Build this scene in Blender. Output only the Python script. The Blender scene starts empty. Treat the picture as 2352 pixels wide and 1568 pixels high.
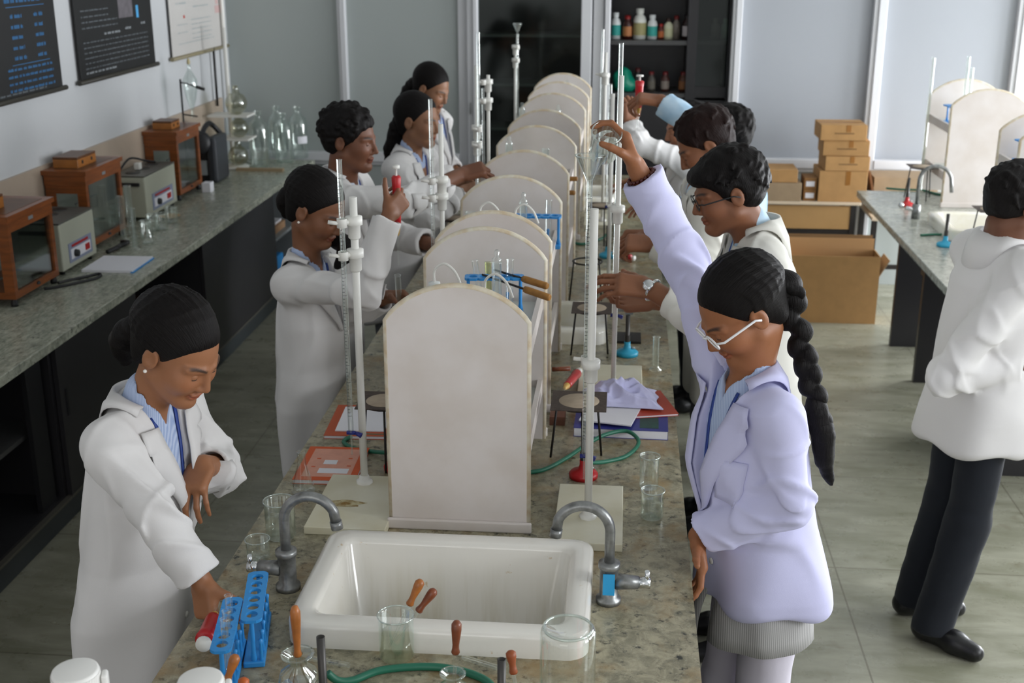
import bpy, bmesh, math, random
import numpy as np
from mathutils import Vector, Matrix
random.seed(7)
S = bpy.context.scene
COL = S.collection
PI = math.pi
# ------------------------------------------------------------------ camera
CF = 2800.0                       # focal length in pixels of a 2352 x 1568 frame
CVP = (1445.0, -132.0)            # vanishing point of the bench direction (world +y)
CAMZ = 2.4
def _cam():
    cy = np.array([(CVP[0]-1176)/CF, (CVP[1]-784)/CF, 1.0]); cy /= np.linalg.norm(cy)
    up = np.array([0, -cy[2], cy[1]]); up /= np.linalg.norm(up)
    cx = np.cross(cy, up)
    return np.stack([cx, cy, up], 1)
CR = _cam()
CC = np.array([0, 0, CAMZ])
def _ray(px, py):
    return CR.T @ np.array([(px-1176)/CF, (py-784)/CF, 1.0])
def at_z(px, py, z):              # measured point of the photo on the level z
    d = _ray(px, py); return Vector(CC + d*((z-CC[2])/d[2]))
def at_y(px, py, y):              # measured point of the photo at the distance y
    d = _ray(px, py); return Vector(CC + d*(y/d[1]))
def at_x(px, py, x):
    d = _ray(px, py); return Vector(CC + d*(x/d[0]))
cd = bpy.data.cameras.new('camera'); cam = bpy.data.objects.new('camera', cd); COL.objects.link(cam)
cd.sensor_width = 36.0; cd.lens = CF*36/2352
m = Matrix.Identity(4)
for i in range(3):
    m[i][0] = CR[0, i]; m[i][1] = -CR[1, i]; m[i][2] = -CR[2, i]; m[i][3] = CC[i]
cam.matrix_world = m
cd.dof.use_dof = True; cd.dof.focus_distance = 3.0; cd.dof.aperture_fstop = 5.0
cd.clip_start = 0.05
S.camera = cam
# ------------------------------------------------------------------ world, light, exposure
S.view_settings.view_transform = 'Standard'; S.view_settings.look = 'None'
S.view_settings.gamma = 1.0; S.view_settings.use_curve_mapping = False
S.view_settings.exposure = 0.10
w = bpy.data.worlds.new('world'); S.world = w; w.use_nodes = True
w.node_tree.nodes['Background'].inputs[0].default_value = (0.97, 0.98, 1.0, 1)
w.node_tree.nodes['Background'].inputs[1].default_value = 0.66
def area(name, loc, target, sx, sy, power, color):
    l = bpy.data.lights.new(name, 'AREA'); l.shape = 'RECTANGLE'; l.size = sx; l.size_y = sy
    l.energy = power; l.color = color
    o = bpy.data.objects.new(name, l); COL.objects.link(o); o.location = loc
    o.rotation_euler = (Vector(target)-Vector(loc)).to_track_quat('-Z', 'Y').to_euler()
    return o
for yy, pw, zz, hh in ((1.4, 115, 2.2, 1.4), (3.4, 40, 2.2, 1.2), (5.2, 45, 2.1, 1.4), (6.8, 135, 1.3, 2.4), (8.2, 280, 0.9, 1.6)):
    area('window_daylight', (4.9, yy, zz), (0.0, yy-1.3, zz-0.9), 1.3, hh, pw, (0.93, 0.96, 1.0))
area('rear_fill_light', (-1.3, -2.2, 2.3), (-0.9, 4.0, 0.6), 2.6, 1.3, 16, (1.0, 0.98, 0.95))  # fill lamp added behind the camera, no window stands there
S.cycles.use_denoising = True
S.cycles.max_bounces = 8; S.cycles.transparent_max_bounces = 24; S.cycles.diffuse_bounces = 4
S.cycles.glossy_bounces = 3; S.cycles.sample_clamp_indirect = 4.0
# ------------------------------------------------------------------ materials
def srgb(h):
    if isinstance(h, str):
        h = h.lstrip('#'); c = [int(h[i:i+2], 16)/255 for i in (0, 2, 4)]
    else: c = list(h)
    return tuple(((x/12.92) if x <= 0.04045 else ((x+0.055)/1.055)**2.4) for x in c)+(1.0,)
_M = {}
def mat(name, col, rough=0.5, metal=0.0, spec=0.5, noise=0.0, nscale=20, bump=0.0, bscale=200, stretch=None, coat=0.0, col2=None):
    if name in _M: return _M[name]
    M = bpy.data.materials.new(name); M.use_nodes = True; _M[name] = M
    nt = M.node_tree; b = nt.nodes['Principled BSDF']
    b.inputs['Base Color'].default_value = srgb(col); b.inputs['Roughness'].default_value = rough
    b.inputs['Metallic'].default_value = metal; b.inputs['Specular IOR Level'].default_value = spec
    if coat: b.inputs['Coat Weight'].default_value = coat; b.inputs['Coat Roughness'].default_value = 0.08
    tc = nt.nodes.new('ShaderNodeTexCoord'); src = tc.outputs['Object']
    if stretch:
        mp = nt.nodes.new('ShaderNodeMapping'); mp.inputs['Scale'].default_value = stretch
        nt.links.new(src, mp.inputs[0]); src = mp.outputs[0]
    if noise:
        n = nt.nodes.new('ShaderNodeTexNoise'); n.inputs['Scale'].default_value = nscale; n.inputs['Detail'].default_value = 5
        nt.links.new(src, n.inputs['Vector'])
        r = nt.nodes.new('ShaderNodeValToRGB'); nt.links.new(n.outputs['Fac'], r.inputs[0])
        c = srgb(col); c2 = srgb(col2) if col2 else tuple(x*(1-noise) for x in c[:3])+(1,)
        r.color_ramp.elements[0].position = 0.35; r.color_ramp.elements[1].position = 0.65
        r.color_ramp.elements[0].color = c2; r.color_ramp.elements[1].color = c
        nt.links.new(r.outputs[0], b.inputs['Base Color'])
    if bump:
        n = nt.nodes.new('ShaderNodeTexNoise'); n.inputs['Scale'].default_value = bscale; n.inputs['Detail'].default_value = 3
        nt.links.new(src, n.inputs['Vector'])
        bp = nt.nodes.new('ShaderNodeBump'); bp.inputs['Strength'].default_value = bump; bp.inputs['Distance'].default_value = 0.004
        nt.links.new(n.outputs['Fac'], bp.inputs['Height']); nt.links.new(bp.outputs[0], b.inputs['Normal'])
    return M
def ramp_nodes(nt, src, scale, stops, detail=6, rough=0.6, dist=0.0):
    n = nt.nodes.new('ShaderNodeTexNoise'); n.inputs['Scale'].default_value = scale; n.inputs['Detail'].default_value = detail
    n.inputs['Roughness'].default_value = rough; n.inputs['Distortion'].default_value = dist
    nt.links.new(src, n.inputs['Vector'])
    r = nt.nodes.new('ShaderNodeValToRGB'); nt.links.new(n.outputs['Fac'], r.inputs[0])
    e = r.color_ramp.elements
    while len(e) < len(stops): e.new(0.5)
    for k, (p, c) in enumerate(stops): e[k].position = p; e[k].color = srgb(c) if not isinstance(c, float) else (c, c, c, 1)
    return r.outputs[0]
def mixc(nt, fac, a, b):
    x = nt.nodes.new('ShaderNodeMix'); x.data_type = 'RGBA'
    if isinstance(fac, float): x.inputs[0].default_value = fac
    else: nt.links.new(fac, x.inputs[0])
    for s, v in ((x.inputs[6], a), (x.inputs[7], b)):
        if isinstance(v, (str, tuple)): s.default_value = srgb(v) if isinstance(v, str) else v
        else: nt.links.new(v, s)
    return x.outputs[2]
def granite(name, base, vein, speck, stain=None, rough=0.22, ang=0.0, stretch=(1, 1, 1)):
    M = bpy.data.materials.new(name); M.use_nodes = True; _M[name] = M
    nt = M.node_tree; b = nt.nodes['Principled BSDF']; b.inputs['Roughness'].default_value = rough
    tc = nt.nodes.new('ShaderNodeTexCoord'); mp = nt.nodes.new('ShaderNodeMapping')
    mp.inputs['Rotation'].default_value = (0, 0, ang); mp.inputs['Scale'].default_value = stretch
    nt.links.new(tc.outputs['Object'], mp.inputs[0]); v = mp.outputs[0]
    f1 = ramp_nodes(nt, v, 26, [(0.40, 0.0), (0.62, 1.0)], 8, 0.70, 0.6)
    f2 = ramp_nodes(nt, tc.outputs['Object'], 42, [(0.57, 0.0), (0.68, 1.0)], 5, 0.65)
    c = mixc(nt, f1, base, vein); c = mixc(nt, f2, c, speck)
    f4 = ramp_nodes(nt, tc.outputs['Object'], 120, [(0.58, 0.0), (0.72, 0.5)], 3, 0.6); c = mixc(nt, f4, c, '#b3b09c')
    if stain:
        f3 = ramp_nodes(nt, tc.outputs['Object'], 5.5, [(0.50, 0.0), (0.68, 0.85)], 6, 0.65); c = mixc(nt, f3, c, stain)
    nt.links.new(c, b.inputs['Base Color'])
    rr = ramp_nodes(nt, tc.outputs['Object'], 12, [(0.3, rough*0.8), (0.8, rough*1.8)]); nt.links.new(rr, b.inputs['Roughness'])
    return M
def glass(name, tint=(0.978, 0.988, 0.984), rim=0.60, base=0.06, rough=0.03):
    """thin clear glass: mostly see-through, reflecting more towards its silhouette"""
    M = bpy.data.materials.new(name); M.use_nodes = True; _M[name] = M
    nt = M.node_tree; nt.nodes.clear()
    out = nt.nodes.new('ShaderNodeOutputMaterial'); mx = nt.nodes.new('ShaderNodeMixShader')
    t = nt.nodes.new('ShaderNodeBsdfTransparent'); t.inputs[0].default_value = tint+(1,)
    g = nt.nodes.new('ShaderNodeBsdfGlossy'); g.inputs['Roughness'].default_value = rough; g.inputs[0].default_value = (0.95, 1, 0.98, 1)
    lw = nt.nodes.new('ShaderNodeLayerWeight'); lw.inputs[0].default_value = 0.35
    mr = nt.nodes.new('ShaderNodeMapRange'); mr.inputs[3].default_value = base; mr.inputs[4].default_value = rim
    nt.links.new(lw.outputs['Facing'], mr.inputs[0]); nt.links.new(mr.outputs[0], mx.inputs[0])
    nt.links.new(t.outputs[0], mx.inputs[1]); nt.links.new(g.outputs[0], mx.inputs[2]); nt.links.new(mx.outputs[0], out.inputs[0])
    return M
# ------------------------------------------------------------------ objects, tags
def tag(o, label=None, cat=None, group=None, kind=None):
    if label: o['label'] = label
    if cat: o['category'] = cat
    if group: o['group'] = group
    if kind: o['kind'] = kind
    return o
def empty(name, loc=(0, 0, 0), rz=0.0, label=None, cat=None, group=None):
    o = bpy.data.objects.new(name, None); COL.objects.link(o); o.location = loc; o.rotation_euler = (0, 0, rz)
    o.empty_display_size = 0.05
    return tag(o, label, cat, group)
def copy_tree(o, loc=None, rz=None, label=None, group=None, parent=None):
    c = o.copy(); COL.objects.link(c)
    if parent is not None: c.parent = parent
    if loc is not None: c.location = loc
    if rz is not None: c.rotation_euler = (0, 0, rz)
    if label: c['label'] = label
    if group: c['group'] = group
    for ch in list(o.children): copy_tree(ch, parent=c)
    return c
class MB:
    """collects shapes into one mesh"""
    def __init__(s): s.v = []; s.f = []; s.sm = []; s.mi = []; s.cur = 0
    def add(s, vs, fs, smooth=False):
        n = len(s.v); s.v += [tuple(v) for v in vs]
        for f in fs: s.f.append(tuple(i+n for i in f)); s.sm.append(smooth); s.mi.append(s.cur)
        return s
    def mat(s, i): s.cur = i; return s
    def box(s, x0, x1, y0, y1, z0, z1, rot=None, bev=0.0):
        bm = bmesh.new(); bmesh.ops.create_cube(bm, size=1)
        cx, cy, cz = (x0+x1)/2, (y0+y1)/2, (z0+z1)/2
        for v in bm.verts: v.co = Vector((v.co.x*(x1-x0), v.co.y*(y1-y0), v.co.z*(z1-z0)))
        if bev: bmesh.ops.bevel(bm, geom=bm.edges[:], offset=bev, segments=2, affect='EDGES', profile=0.5)
        R = rot if rot is not None else Matrix.Identity(3)
        bm.verts.index_update()
        s.add([R @ v.co + Vector((cx, cy, cz)) for v in bm.verts], [[v.index for v in f.verts] for f in bm.faces]); bm.free(); return s
    def tube(s, pts, r, n=12, cap=True, closed=False):
        pts = [Vector(p) for p in pts]; m_ = len(pts)
        rs = r if isinstance(r, (list, tuple)) else [r]*m_
        vs = []; ref = None
        for i, p in enumerate(pts):
            if closed: t = pts[(i+1) % m_]-pts[i-1]
            else: t = pts[min(i+1, m_-1)]-pts[max(i-1, 0)]
            t.normalize()
            if ref is None:
                ref = Vector((0, 0, 1)) if abs(t.z) < 0.9 else Vector((1, 0, 0))
            a = t.cross(ref); a.normalize(); b_ = a.cross(t); b_.normalize(); ref = b_
            for k in range(n):
                th = 2*PI*k/n; vs.append(p+(a*math.cos(th)+b_*math.sin(th))*rs[i])
        fs = []
        for i in range(m_ if closed else m_-1):
            for k in range(n):
                j = (i+1) % m_
                fs.append((i*n+k, i*n+(k+1) % n, j*n+(k+1) % n, j*n+k))
        s.add(vs, fs, True)
        if cap and not closed:
            s.add(vs[:n], [tuple(range(n))[::-1]]); s.add(vs[-n:], [tuple(range(n))])
        return s
    def lathe(s, prof, n=24, c=(0, 0, 0), cap0=False, cap1=False, R=None, smooth=True):
        """prof: list of (r, z)"""
        vs = []
        for (r, z) in prof:
            for k in range(n):
                th = 2*PI*k/n; p = Vector((r*math.cos(th), r*math.sin(th), z))
                if R is not None: p = R @ p
                vs.append(p+Vector(c))
        fs = [(i*n+k, i*n+(k+1) % n, (i+1)*n+(k+1) % n, (i+1)*n+k) for i in range(len(prof)-1) for k in range(n)]
        s.add(vs, fs, smooth)
        if cap0: s.add(vs[:n], [tuple(range(n))[::-1]])
        if cap1: s.add(vs[-n:], [tuple(range(n))])
        return s
    def prism(s, poly, axis, a, b):
        """extrude a 2D polygon along axis 'x','y','z' from a to b"""
        def P(u, v, t): return {'x': (t, u, v), 'y': (u, t, v), 'z': (u, v, t)}[axis]
        n = len(poly); vs = [P(u, v, a) for u, v in poly]+[P(u, v, b) for u, v in poly]
        fs = [tuple(range(n))[::-1], tuple(range(n, 2*n))]+[(i, (i+1) % n, n+(i+1) % n, n+i) for i in range(n)]
        return s.add(vs, fs)
    def sphere(s, c, r, n=16, m_=10):
        rr = r if isinstance(r, (tuple, list)) else (r, r, r)
        vs = [Vector(c)+Vector((rr[0]*math.sin(PI*i/m_)*math.cos(2*PI*k/n), rr[1]*math.sin(PI*i/m_)*math.sin(2*PI*k/n), rr[2]*math.cos(PI*i/m_))) for i in range(m_+1) for k in range(n)]
        return s.add(vs, [(i*n+k, (i+1)*n+k, (i+1)*n+(k+1) % n, i*n+(k+1) % n) for i in range(m_) for k in range(n)], True)
    def rod(s, a, b, r, n=10, r2=None): return s.tube([a, b], [r, r if r2 is None else r2], n)
    def build(s, name, m_, parent=None, bevel=0.0, solid=0.0, loc=None):
        me = bpy.data.meshes.new(name); me.from_pydata(s.v, [], s.f)
        ms = m_ if isinstance(m_, (list, tuple)) else [m_]
        for q in ms: me.materials.append(q)
        me.polygons.foreach_set('use_smooth', s.sm); me.polygons.foreach_set('material_index', s.mi)
        bm = bmesh.new(); bm.from_mesh(me); bmesh.ops.remove_doubles(bm, verts=bm.verts, dist=1e-5)
        bmesh.ops.recalc_face_normals(bm, faces=bm.faces); bm.to_mesh(me); bm.free()
        o = bpy.data.objects.new(name, me); COL.objects.link(o)
        if loc is not None: o.location = loc
        if parent is not None: o.parent = parent
        if solid: q = o.modifiers.new('solid', 'SOLIDIFY'); q.thickness = solid; q.offset = 0
        if bevel: q = o.modifiers.new('bevel', 'BEVEL'); q.width = bevel; q.segments = 2; q.limit_method = 'ANGLE'
        return o
def catmull(pts, n=8, closed=False):
    P = [Vector(p) for p in pts]; out = []; m_ = len(P)
    for i in range(m_ if closed else m_-1):
        g = lambda k: P[k % m_] if closed else P[max(0, min(m_-1, k))]
        p0, p1, p2, p3 = g(i-1), g(i), g(i+1), g(i+2)
        for k in range(n):
            t = k/n
            out.append(0.5*((2*p1)+(p2-p0)*t+(2*p0-5*p1+4*p2-p3)*t*t+(3*p1-p0-3*p2+p3)*t**3))
    if not closed: out.append(P[-1])
    return out
def rot_to(d):                     # rotation taking +z to d
    return Vector((0, 0, 1)).rotation_difference(Vector(d).normalized()).to_matrix()
# ------------------------------------------------------------------ implicit modelling (smooth unions meshed by surface nets)
def V3(p): return np.array([p[0], p[1], p[2]], float)
def f_caps(a, b, ra, rb):
    a = V3(a); b = V3(b); ba = b-a; L = max(float(ba @ ba), 1e-9)
    def f(p):
        t = np.clip(((p-a) @ ba)/L, 0, 1)
        return np.linalg.norm(p-a-t[:, None]*ba, axis=1)-(ra+(rb-ra)*t)
    return f, (a+b)/2, math.sqrt(L)/2+max(ra, rb)
def f_ell(c, r, R=None):
    c = V3(c); r = V3(r)
    def f(p):
        q = p-c
        if R is not None: q = q @ R
        k0 = np.linalg.norm(q/r, axis=1); k1 = np.linalg.norm(q/(r*r), axis=1)
        return np.where(k1 > 1e-9, k0*(k0-1)/np.maximum(k1, 1e-9), -r.min())
    return f, c, float(r.max())
def f_box(c, h, R, rad):
    c = V3(c); h = V3(h)-rad
    def f(p):
        q = np.abs((p-c) @ R)-h
        return np.linalg.norm(np.maximum(q, 0), axis=1)+np.minimum(q.max(1), 0)-rad
    return f, c, float(np.linalg.norm(h))+rad
def f_loft(st, yaw, rc=0.03):
    """st: list of (z, cx, cy, half_width, half_depth) upwards; width axis = left of facing yaw"""
    st = np.array(sorted(st), float); ca, sa = math.cos(yaw), math.sin(yaw)
    def f(p):
        z = p[:, 2]; I = [np.interp(z, st[:, 0], st[:, k]) for k in range(1, 5)]
        x = p[:, 0]-I[0]; y = p[:, 1]-I[1]
        fw = x*ca+y*sa; lf = -x*sa+y*ca
        a, b = I[2], I[3]
        k0 = np.sqrt((lf/a)**2+(fw/b)**2); k1 = np.sqrt((lf/(a*a))**2+(fw/(b*b))**2)
        d = np.where(k1 > 1e-6, k0*(k0-1)/np.maximum(k1, 1e-6), -b)
        dz = np.maximum(z-st[-1, 0], st[0, 0]-z)
        u = np.maximum(d+rc, 0); v = np.maximum(dz+rc, 0)
        return np.minimum(np.maximum(d+rc, dz+rc), 0)+np.sqrt(u*u+v*v)-rc
    c = np.array([st[:, 1].mean(), st[:, 2].mean(), (st[0, 0]+st[-1, 0])/2])
    r = math.sqrt(((st[-1, 0]-st[0, 0])/2)**2+(st[:, 3].max()+np.ptp(st[:, 1])+np.ptp(st[:, 2]))**2)
    return f, c, r
def f_half(p0, n):
    p0 = V3(p0); n = V3(n); n = n/np.linalg.norm(n)
    return (lambda p: (p-p0) @ n), np.zeros(3), 1e9
class SDF:
    def __init__(s): s.ops = []
    def add(s, prim, k=0.01): s.ops.append(('a', prim, k)); return s
    def sub(s, prim, k=0.004): s.ops.append(('s', prim, k)); return s
    def cut(s, prim, k=0.004): s.ops.append(('i', prim, k)); return s
    def disp(s, fn): s.ops.append(('d', fn, 0)); return s
    def ev(s, p, ctr=None, rad=0.0):
        d = np.full(len(p), 0.5)
        for ty, pr, k in s.ops:
            if ty == 'd':
                d = d+pr(p); continue
            f, c, r = pr
            if ctr is not None and ty in 'as' and np.linalg.norm(c-ctr)-r-rad > k+0.03: continue
            e = f(p)
            if ty == 's': e = -e
            h = np.maximum(k-np.abs(d-e), 0)/max(k, 1e-9)
            if ty == 'a': d = np.minimum(d, e)-h*h*k*0.25
            else: d = np.maximum(d, e)+h*h*k*0.25
        return d
    def bounds(s):
        lo = np.full(3, 1e9); hi = -lo
        for ty, pr, k in s.ops:
            if ty == 'a': lo = np.minimum(lo, pr[1]-pr[2]); hi = np.maximum(hi, pr[1]+pr[2])
        return lo-0.03, hi+0.03
def grad(sd, p, e=0.002):
    g = np.stack([sd.ev(p+np.eye(3)[i]*e)-sd.ev(p-np.eye(3)[i]*e) for i in range(3)], 1)
    return g/np.maximum(np.linalg.norm(g, axis=1, keepdims=True), 1e-9)
def mesh_sdf(sd, h, N=12):
    lo, hi = sd.bounds(); B = h*N
    nb = np.ceil((hi-lo)/B).astype(int)
    I = np.stack(np.meshgrid(*[np.arange(n) for n in nb], indexing='ij'), -1).reshape(-1, 3)
    cen = lo+(I+0.5)*B; R = B*0.8660254
    d = np.concatenate([sd.ev(cen[i:i+40000]) for i in range(0, len(cen), 40000)])
    I = I[np.abs(d) < R*1.35+0.012]
    off = np.stack(np.meshgrid(*[np.arange(N+1)]*3, indexing='ij'), -1).reshape(-1, 3)
    cell = np.stack(np.meshgrid(*[np.arange(N)]*3, indexing='ij'), -1).reshape(-1, 3)
    corner = np.array([[i, j, k] for i in (0, 1) for j in (0, 1) for k in (0, 1)])
    edges = [(a, b) for a in range(8) for b in range(a+1, 8) if bin(a ^ b).count('1') == 1]
    keys = []; verts = []; fc = []
    def key(c): return (c[:, 0].astype(np.int64) << 42) | (c[:, 1].astype(np.int64) << 21) | c[:, 2].astype(np.int64)
    for b in I:
        g = b*N+off; p = lo+g*h
        v = sd.ev(p, lo+(b+0.5)*B, R).reshape(N+1, N+1, N+1)
        if v.min() > 0 or v.max() < 0: continue
        c8 = np.stack([v[i:i+N, j:j+N, k:k+N].reshape(-1) for i, j, k in corner], 1)
        ins = c8 < 0; act = ins.any(1) & ~ins.all(1)
        if not act.any(): continue
        ca = cell[act]; c8 = c8[act]; s_ = ins[act]
        acc = np.zeros((len(ca), 3)); cnt = np.zeros(len(ca))
        for a, e in edges:
            x = s_[:, a] != s_[:, e]; t = np.where(x, c8[:, a]/np.where(x, c8[:, a]-c8[:, e], 1), 0)
            acc += x[:, None]*(corner[a]+t[:, None]*(corner[e]-corner[a])); cnt += x
        gc = b*N+ca
        keys.append(key(gc)); verts.append(lo+(gc+acc/cnt[:, None])*h)
        for ax, (e1, cflip) in enumerate(((4, 0), (2, 1), (1, 0))):
            x = s_[:, 0] != s_[:, e1]
            if x.any():
                u = np.zeros(3, int); w_ = np.zeros(3, int); u[(ax+1) % 3] = 1; w_[(ax+2) % 3] = 1
                g0 = gc[x]; q = np.stack([key(g0), key(g0-u), key(g0-u-w_), key(g0-w_)], 1)
                fl = s_[x, 0]; q[~fl] = q[~fl][:, ::-1]
                fc.append(q)
    keys = np.concatenate(keys); verts = np.concatenate(verts); fc = np.concatenate(fc)
    o = np.argsort(keys); ks = keys[o]; verts = verts[o]
    ix = np.searchsorted(ks, fc); ix = np.minimum(ix, len(ks)-1)
    ok = (ks[ix] == fc).all(1)
    return verts, ix[ok]
def sdf_obj(name, sd, h, m_, parent=None, paint=None, smooth=1):
    v, f = mesh_sdf(sd, h)
    if smooth:                                        # light Laplacian smoothing along faces
        for _ in range(smooth):
            acc = np.zeros_like(v); cnt = np.zeros(len(v))
            for a in range(4):
                b = (a+1) % 4
                np.add.at(acc, f[:, a], v[f[:, b]]); np.add.at(cnt, f[:, a], 1)
                np.add.at(acc, f[:, b], v[f[:, a]]); np.add.at(cnt, f[:, b], 1)
            v = 0.5*v+0.5*acc/np.maximum(cnt, 1)[:, None]
    me = bpy.data.meshes.new(name)
    me.vertices.add(len(v)); me.vertices.foreach_set('co', v.astype(np.float32).ravel())
    me.loops.add(f.size); me.loops.foreach_set('vertex_index', f.astype(np.int32).ravel())
    me.polygons.add(len(f)); me.polygons.foreach_set('loop_start', np.arange(0, f.size, 4, dtype=np.int32))
    me.polygons.foreach_set('loop_total', np.full(len(f), 4, np.int32))
    me.polygons.foreach_set('use_smooth', np.ones(len(f), bool))
    me.update(calc_edges=True)
    me.materials.append(m_)
    if paint is not None:
        at = me.color_attributes.new('pigment', 'FLOAT_COLOR', 'POINT')
        at.data.foreach_set('color', paint(v).astype(np.float32).ravel())
    o = bpy.data.objects.new(name, me); COL.objects.link(o)
    if parent is not None: o.parent = parent
    return o
def wav(p, fr, seed):
    rs = np.random.RandomState(seed); q = p*fr; o = np.zeros(len(p))
    for i in range(4):
        a = rs.randn(3); a /= np.linalg.norm(a); b = rs.randn(3); b /= np.linalg.norm(b)
        o += np.sin(q @ a*(1+0.35*i)+rs.rand()*6+1.3*np.sin(q @ b*0.8+rs.rand()*6))
    return o/4
# ------------------------------------------------------------------ shared materials
M_white = mat('painted_wall', '#c4c6c8', 0.75, bump=0.15, bscale=60)
M_alu = mat('white_aluminium', '#cfd0d3', 0.4)
M_panelL = mat('grey_partition_panel', '#a6adab', 0.5)
M_dark = mat('dark_laminate', '#2c2b2e', 0.38, noise=0.15, nscale=3)
M_black = mat('black_iron', '#211d1b', 0.55, noise=0.4, nscale=30)
M_granite = granite('granite_counter', '#b0b2a2', '#7d8275', '#52554e', None, 0.20, 0.5, (3.0, 0.7, 1))
M_bench = granite('granite_bench', '#a8a188', '#787460', '#34352e', '#94794e', 0.24)
M_granite2 = granite('granite_pale', '#b5b6ab', '#8e9188', '#6b6c66', None, 0.20)
M_ceramic = mat('white_ceramic', '#eae8e1', 0.16, coat=0.5, noise=0.22, nscale=9, col2='#dedac6')
M_cream = mat('cream_laminate', '#dcd5d1', 0.55, noise=0.07, nscale=7, col2='#d3cac3')
M_creamedge = mat('cream_edge', '#ded8c6', 0.5, noise=0.15, nscale=30, col2='#cdb99a')
M_card = mat('cardboard', '#b48a57', 0.85, noise=0.10, nscale=14)
M_card2 = mat('pale_cardboard', '#a08a6e', 0.85, noise=0.10, nscale=14)
M_wood = mat('varnished_wood', '#8a4a1c', 0.35, noise=0.35, nscale=8, stretch=(1, 1, 8), coat=0.2)
M_woodtop = mat('brown_wood_top', '#6a4429', 0.4, noise=0.3, nscale=10)
M_plastic = mat('white_plastic', '#e6e5df', 0.4)
M_glass = glass('clear_glass')
M_glass2 = glass('bottle_glass', (0.93, 0.965, 0.95), 0.55, 0.10)
M_metal = mat('worn_chrome', '#9b9d9c', 0.36, metal=0.65, noise=0.45, nscale=35, bump=0.1, bscale=60)
M_chrome = mat('chrome', '#dfe2e4', 0.12, metal=1.0)
M_green = mat('green_rubber', '#1f6a52', 0.42)
M_red = mat('red_enamel', '#b3141b', 0.35)
M_blue = mat('blue_plastic', '#2f8fd6', 0.4)
M_cyan = mat('cyan_enamel', '#2aa0c4', 0.4)
M_handle = mat('turned_wood', '#b0692c', 0.4, noise=0.3, nscale=40, coat=0.2)
M_handle2 = mat('dark_turned_wood', '#844526', 0.4, noise=0.3, nscale=40, coat=0.2)
M_paper = mat('white_paper', '#e4e4ea', 0.8)
M_rubber = mat('black_rubber', '#17171a', 0.5)
def liquid(name, tint):
    return glass(name, tint, 0.35, 0.03, 0.02)
M_water = liquid('clear_liquid', (0.96, 0.965, 0.95)); M_yellowish = liquid('pale_yellow_liquid', (0.93, 0.93, 0.84))
# floor: polished greenish grey terrazzo slabs with thin joints and stains
def floor_mat():
    M = bpy.data.materials.new('terrazzo_floor'); M.use_nodes = True; nt = M.node_tree; b = nt.nodes['Principled BSDF']
    tc = nt.nodes.new('ShaderNodeTexCoord'); o = tc.outputs['Object']
    mp = nt.nodes.new('ShaderNodeMapping'); mp.inputs['Scale'].default_value = (0.6, 2.2, 1); mp.inputs['Rotation'].default_value = (0, 0, 1.2)
    nt.links.new(o, mp.inputs[0])
    c = ramp_nodes(nt, mp.outputs[0], 4.5, [(0.35, '#82826f'), (0.5, '#929180'), (0.68, '#a2a190')], 8, 0.65, 0.4)
    st = ramp_nodes(nt, o, 6.0, [(0.60, 0.0), (0.74, 0.6)], 5, 0.6); c = mixc(nt, st, c, '#6e6752')
    br = nt.nodes.new('ShaderNodeTexBrick'); br.offset = 0.0; br.inputs['Scale'].default_value = 1.0
    br.inputs['Brick Width'].default_value = 0.9; br.inputs['Row Height'].default_value = 0.9; br.inputs['Mortar Size'].default_value = 0.0035
    br.inputs['Color1'].default_value = br.inputs['Color2'].default_value = (0, 0, 0, 1); br.inputs['Mortar'].default_value = (0.6, 0.6, 0.6, 1)
    nt.links.new(o, br.inputs['Vector']); c = mixc(nt, br.outputs[0], c, '#5a5446')
    nt.links.new(c, b.inputs['Base Color'])
    r = ramp_nodes(nt, o, 9, [(0.3, 0.22), (0.75, 0.42)]); nt.links.new(r, b.inputs['Roughness'])
    return M
def struct(mb, name, m_, **k): return tag(mb.build(name, m_, **k), kind='structure')
YB = 8.9                                         # face of the far partition
struct(MB().box(-3.1, 5.2, -0.5, 11.2, -0.12, 0), 'floor', floor_mat())
struct(MB().box(-3.1, 5.2, -0.5, 11.2, 3.1, 3.2), 'ceiling', mat('ceiling_paint', '#d0d2d2', 0.8))
struct(MB().box(-3.05, -2.9, -0.5, 11.2, 0, 3.1), 'wall_left', M_white)
struct(MB().box(-2.9, -2.885, 1.0, 8.66, 0.9, 1.34), 'trim_1', mat('pinkish_splashback_tiles', '#b3a392', 0.4, noise=0.08, nscale=6))
# right wall with three tall windows out of frame
wr = MB().box(5.0, 5.15, -0.5, 11.2, 0, 0.1).box(5.0, 5.15, -0.5, 11.2, 2.8, 3.1)
for a, b in ((-0.5, 0.7), (2.1, 2.7), (4.1, 4.5), (5.95, 6.1), (7.5, 7.55), (8.88, 11.2)): wr.box(5.0, 5.15, a, b, 0.1, 2.8)
struct(wr, 'wall_right', M_white)
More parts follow.
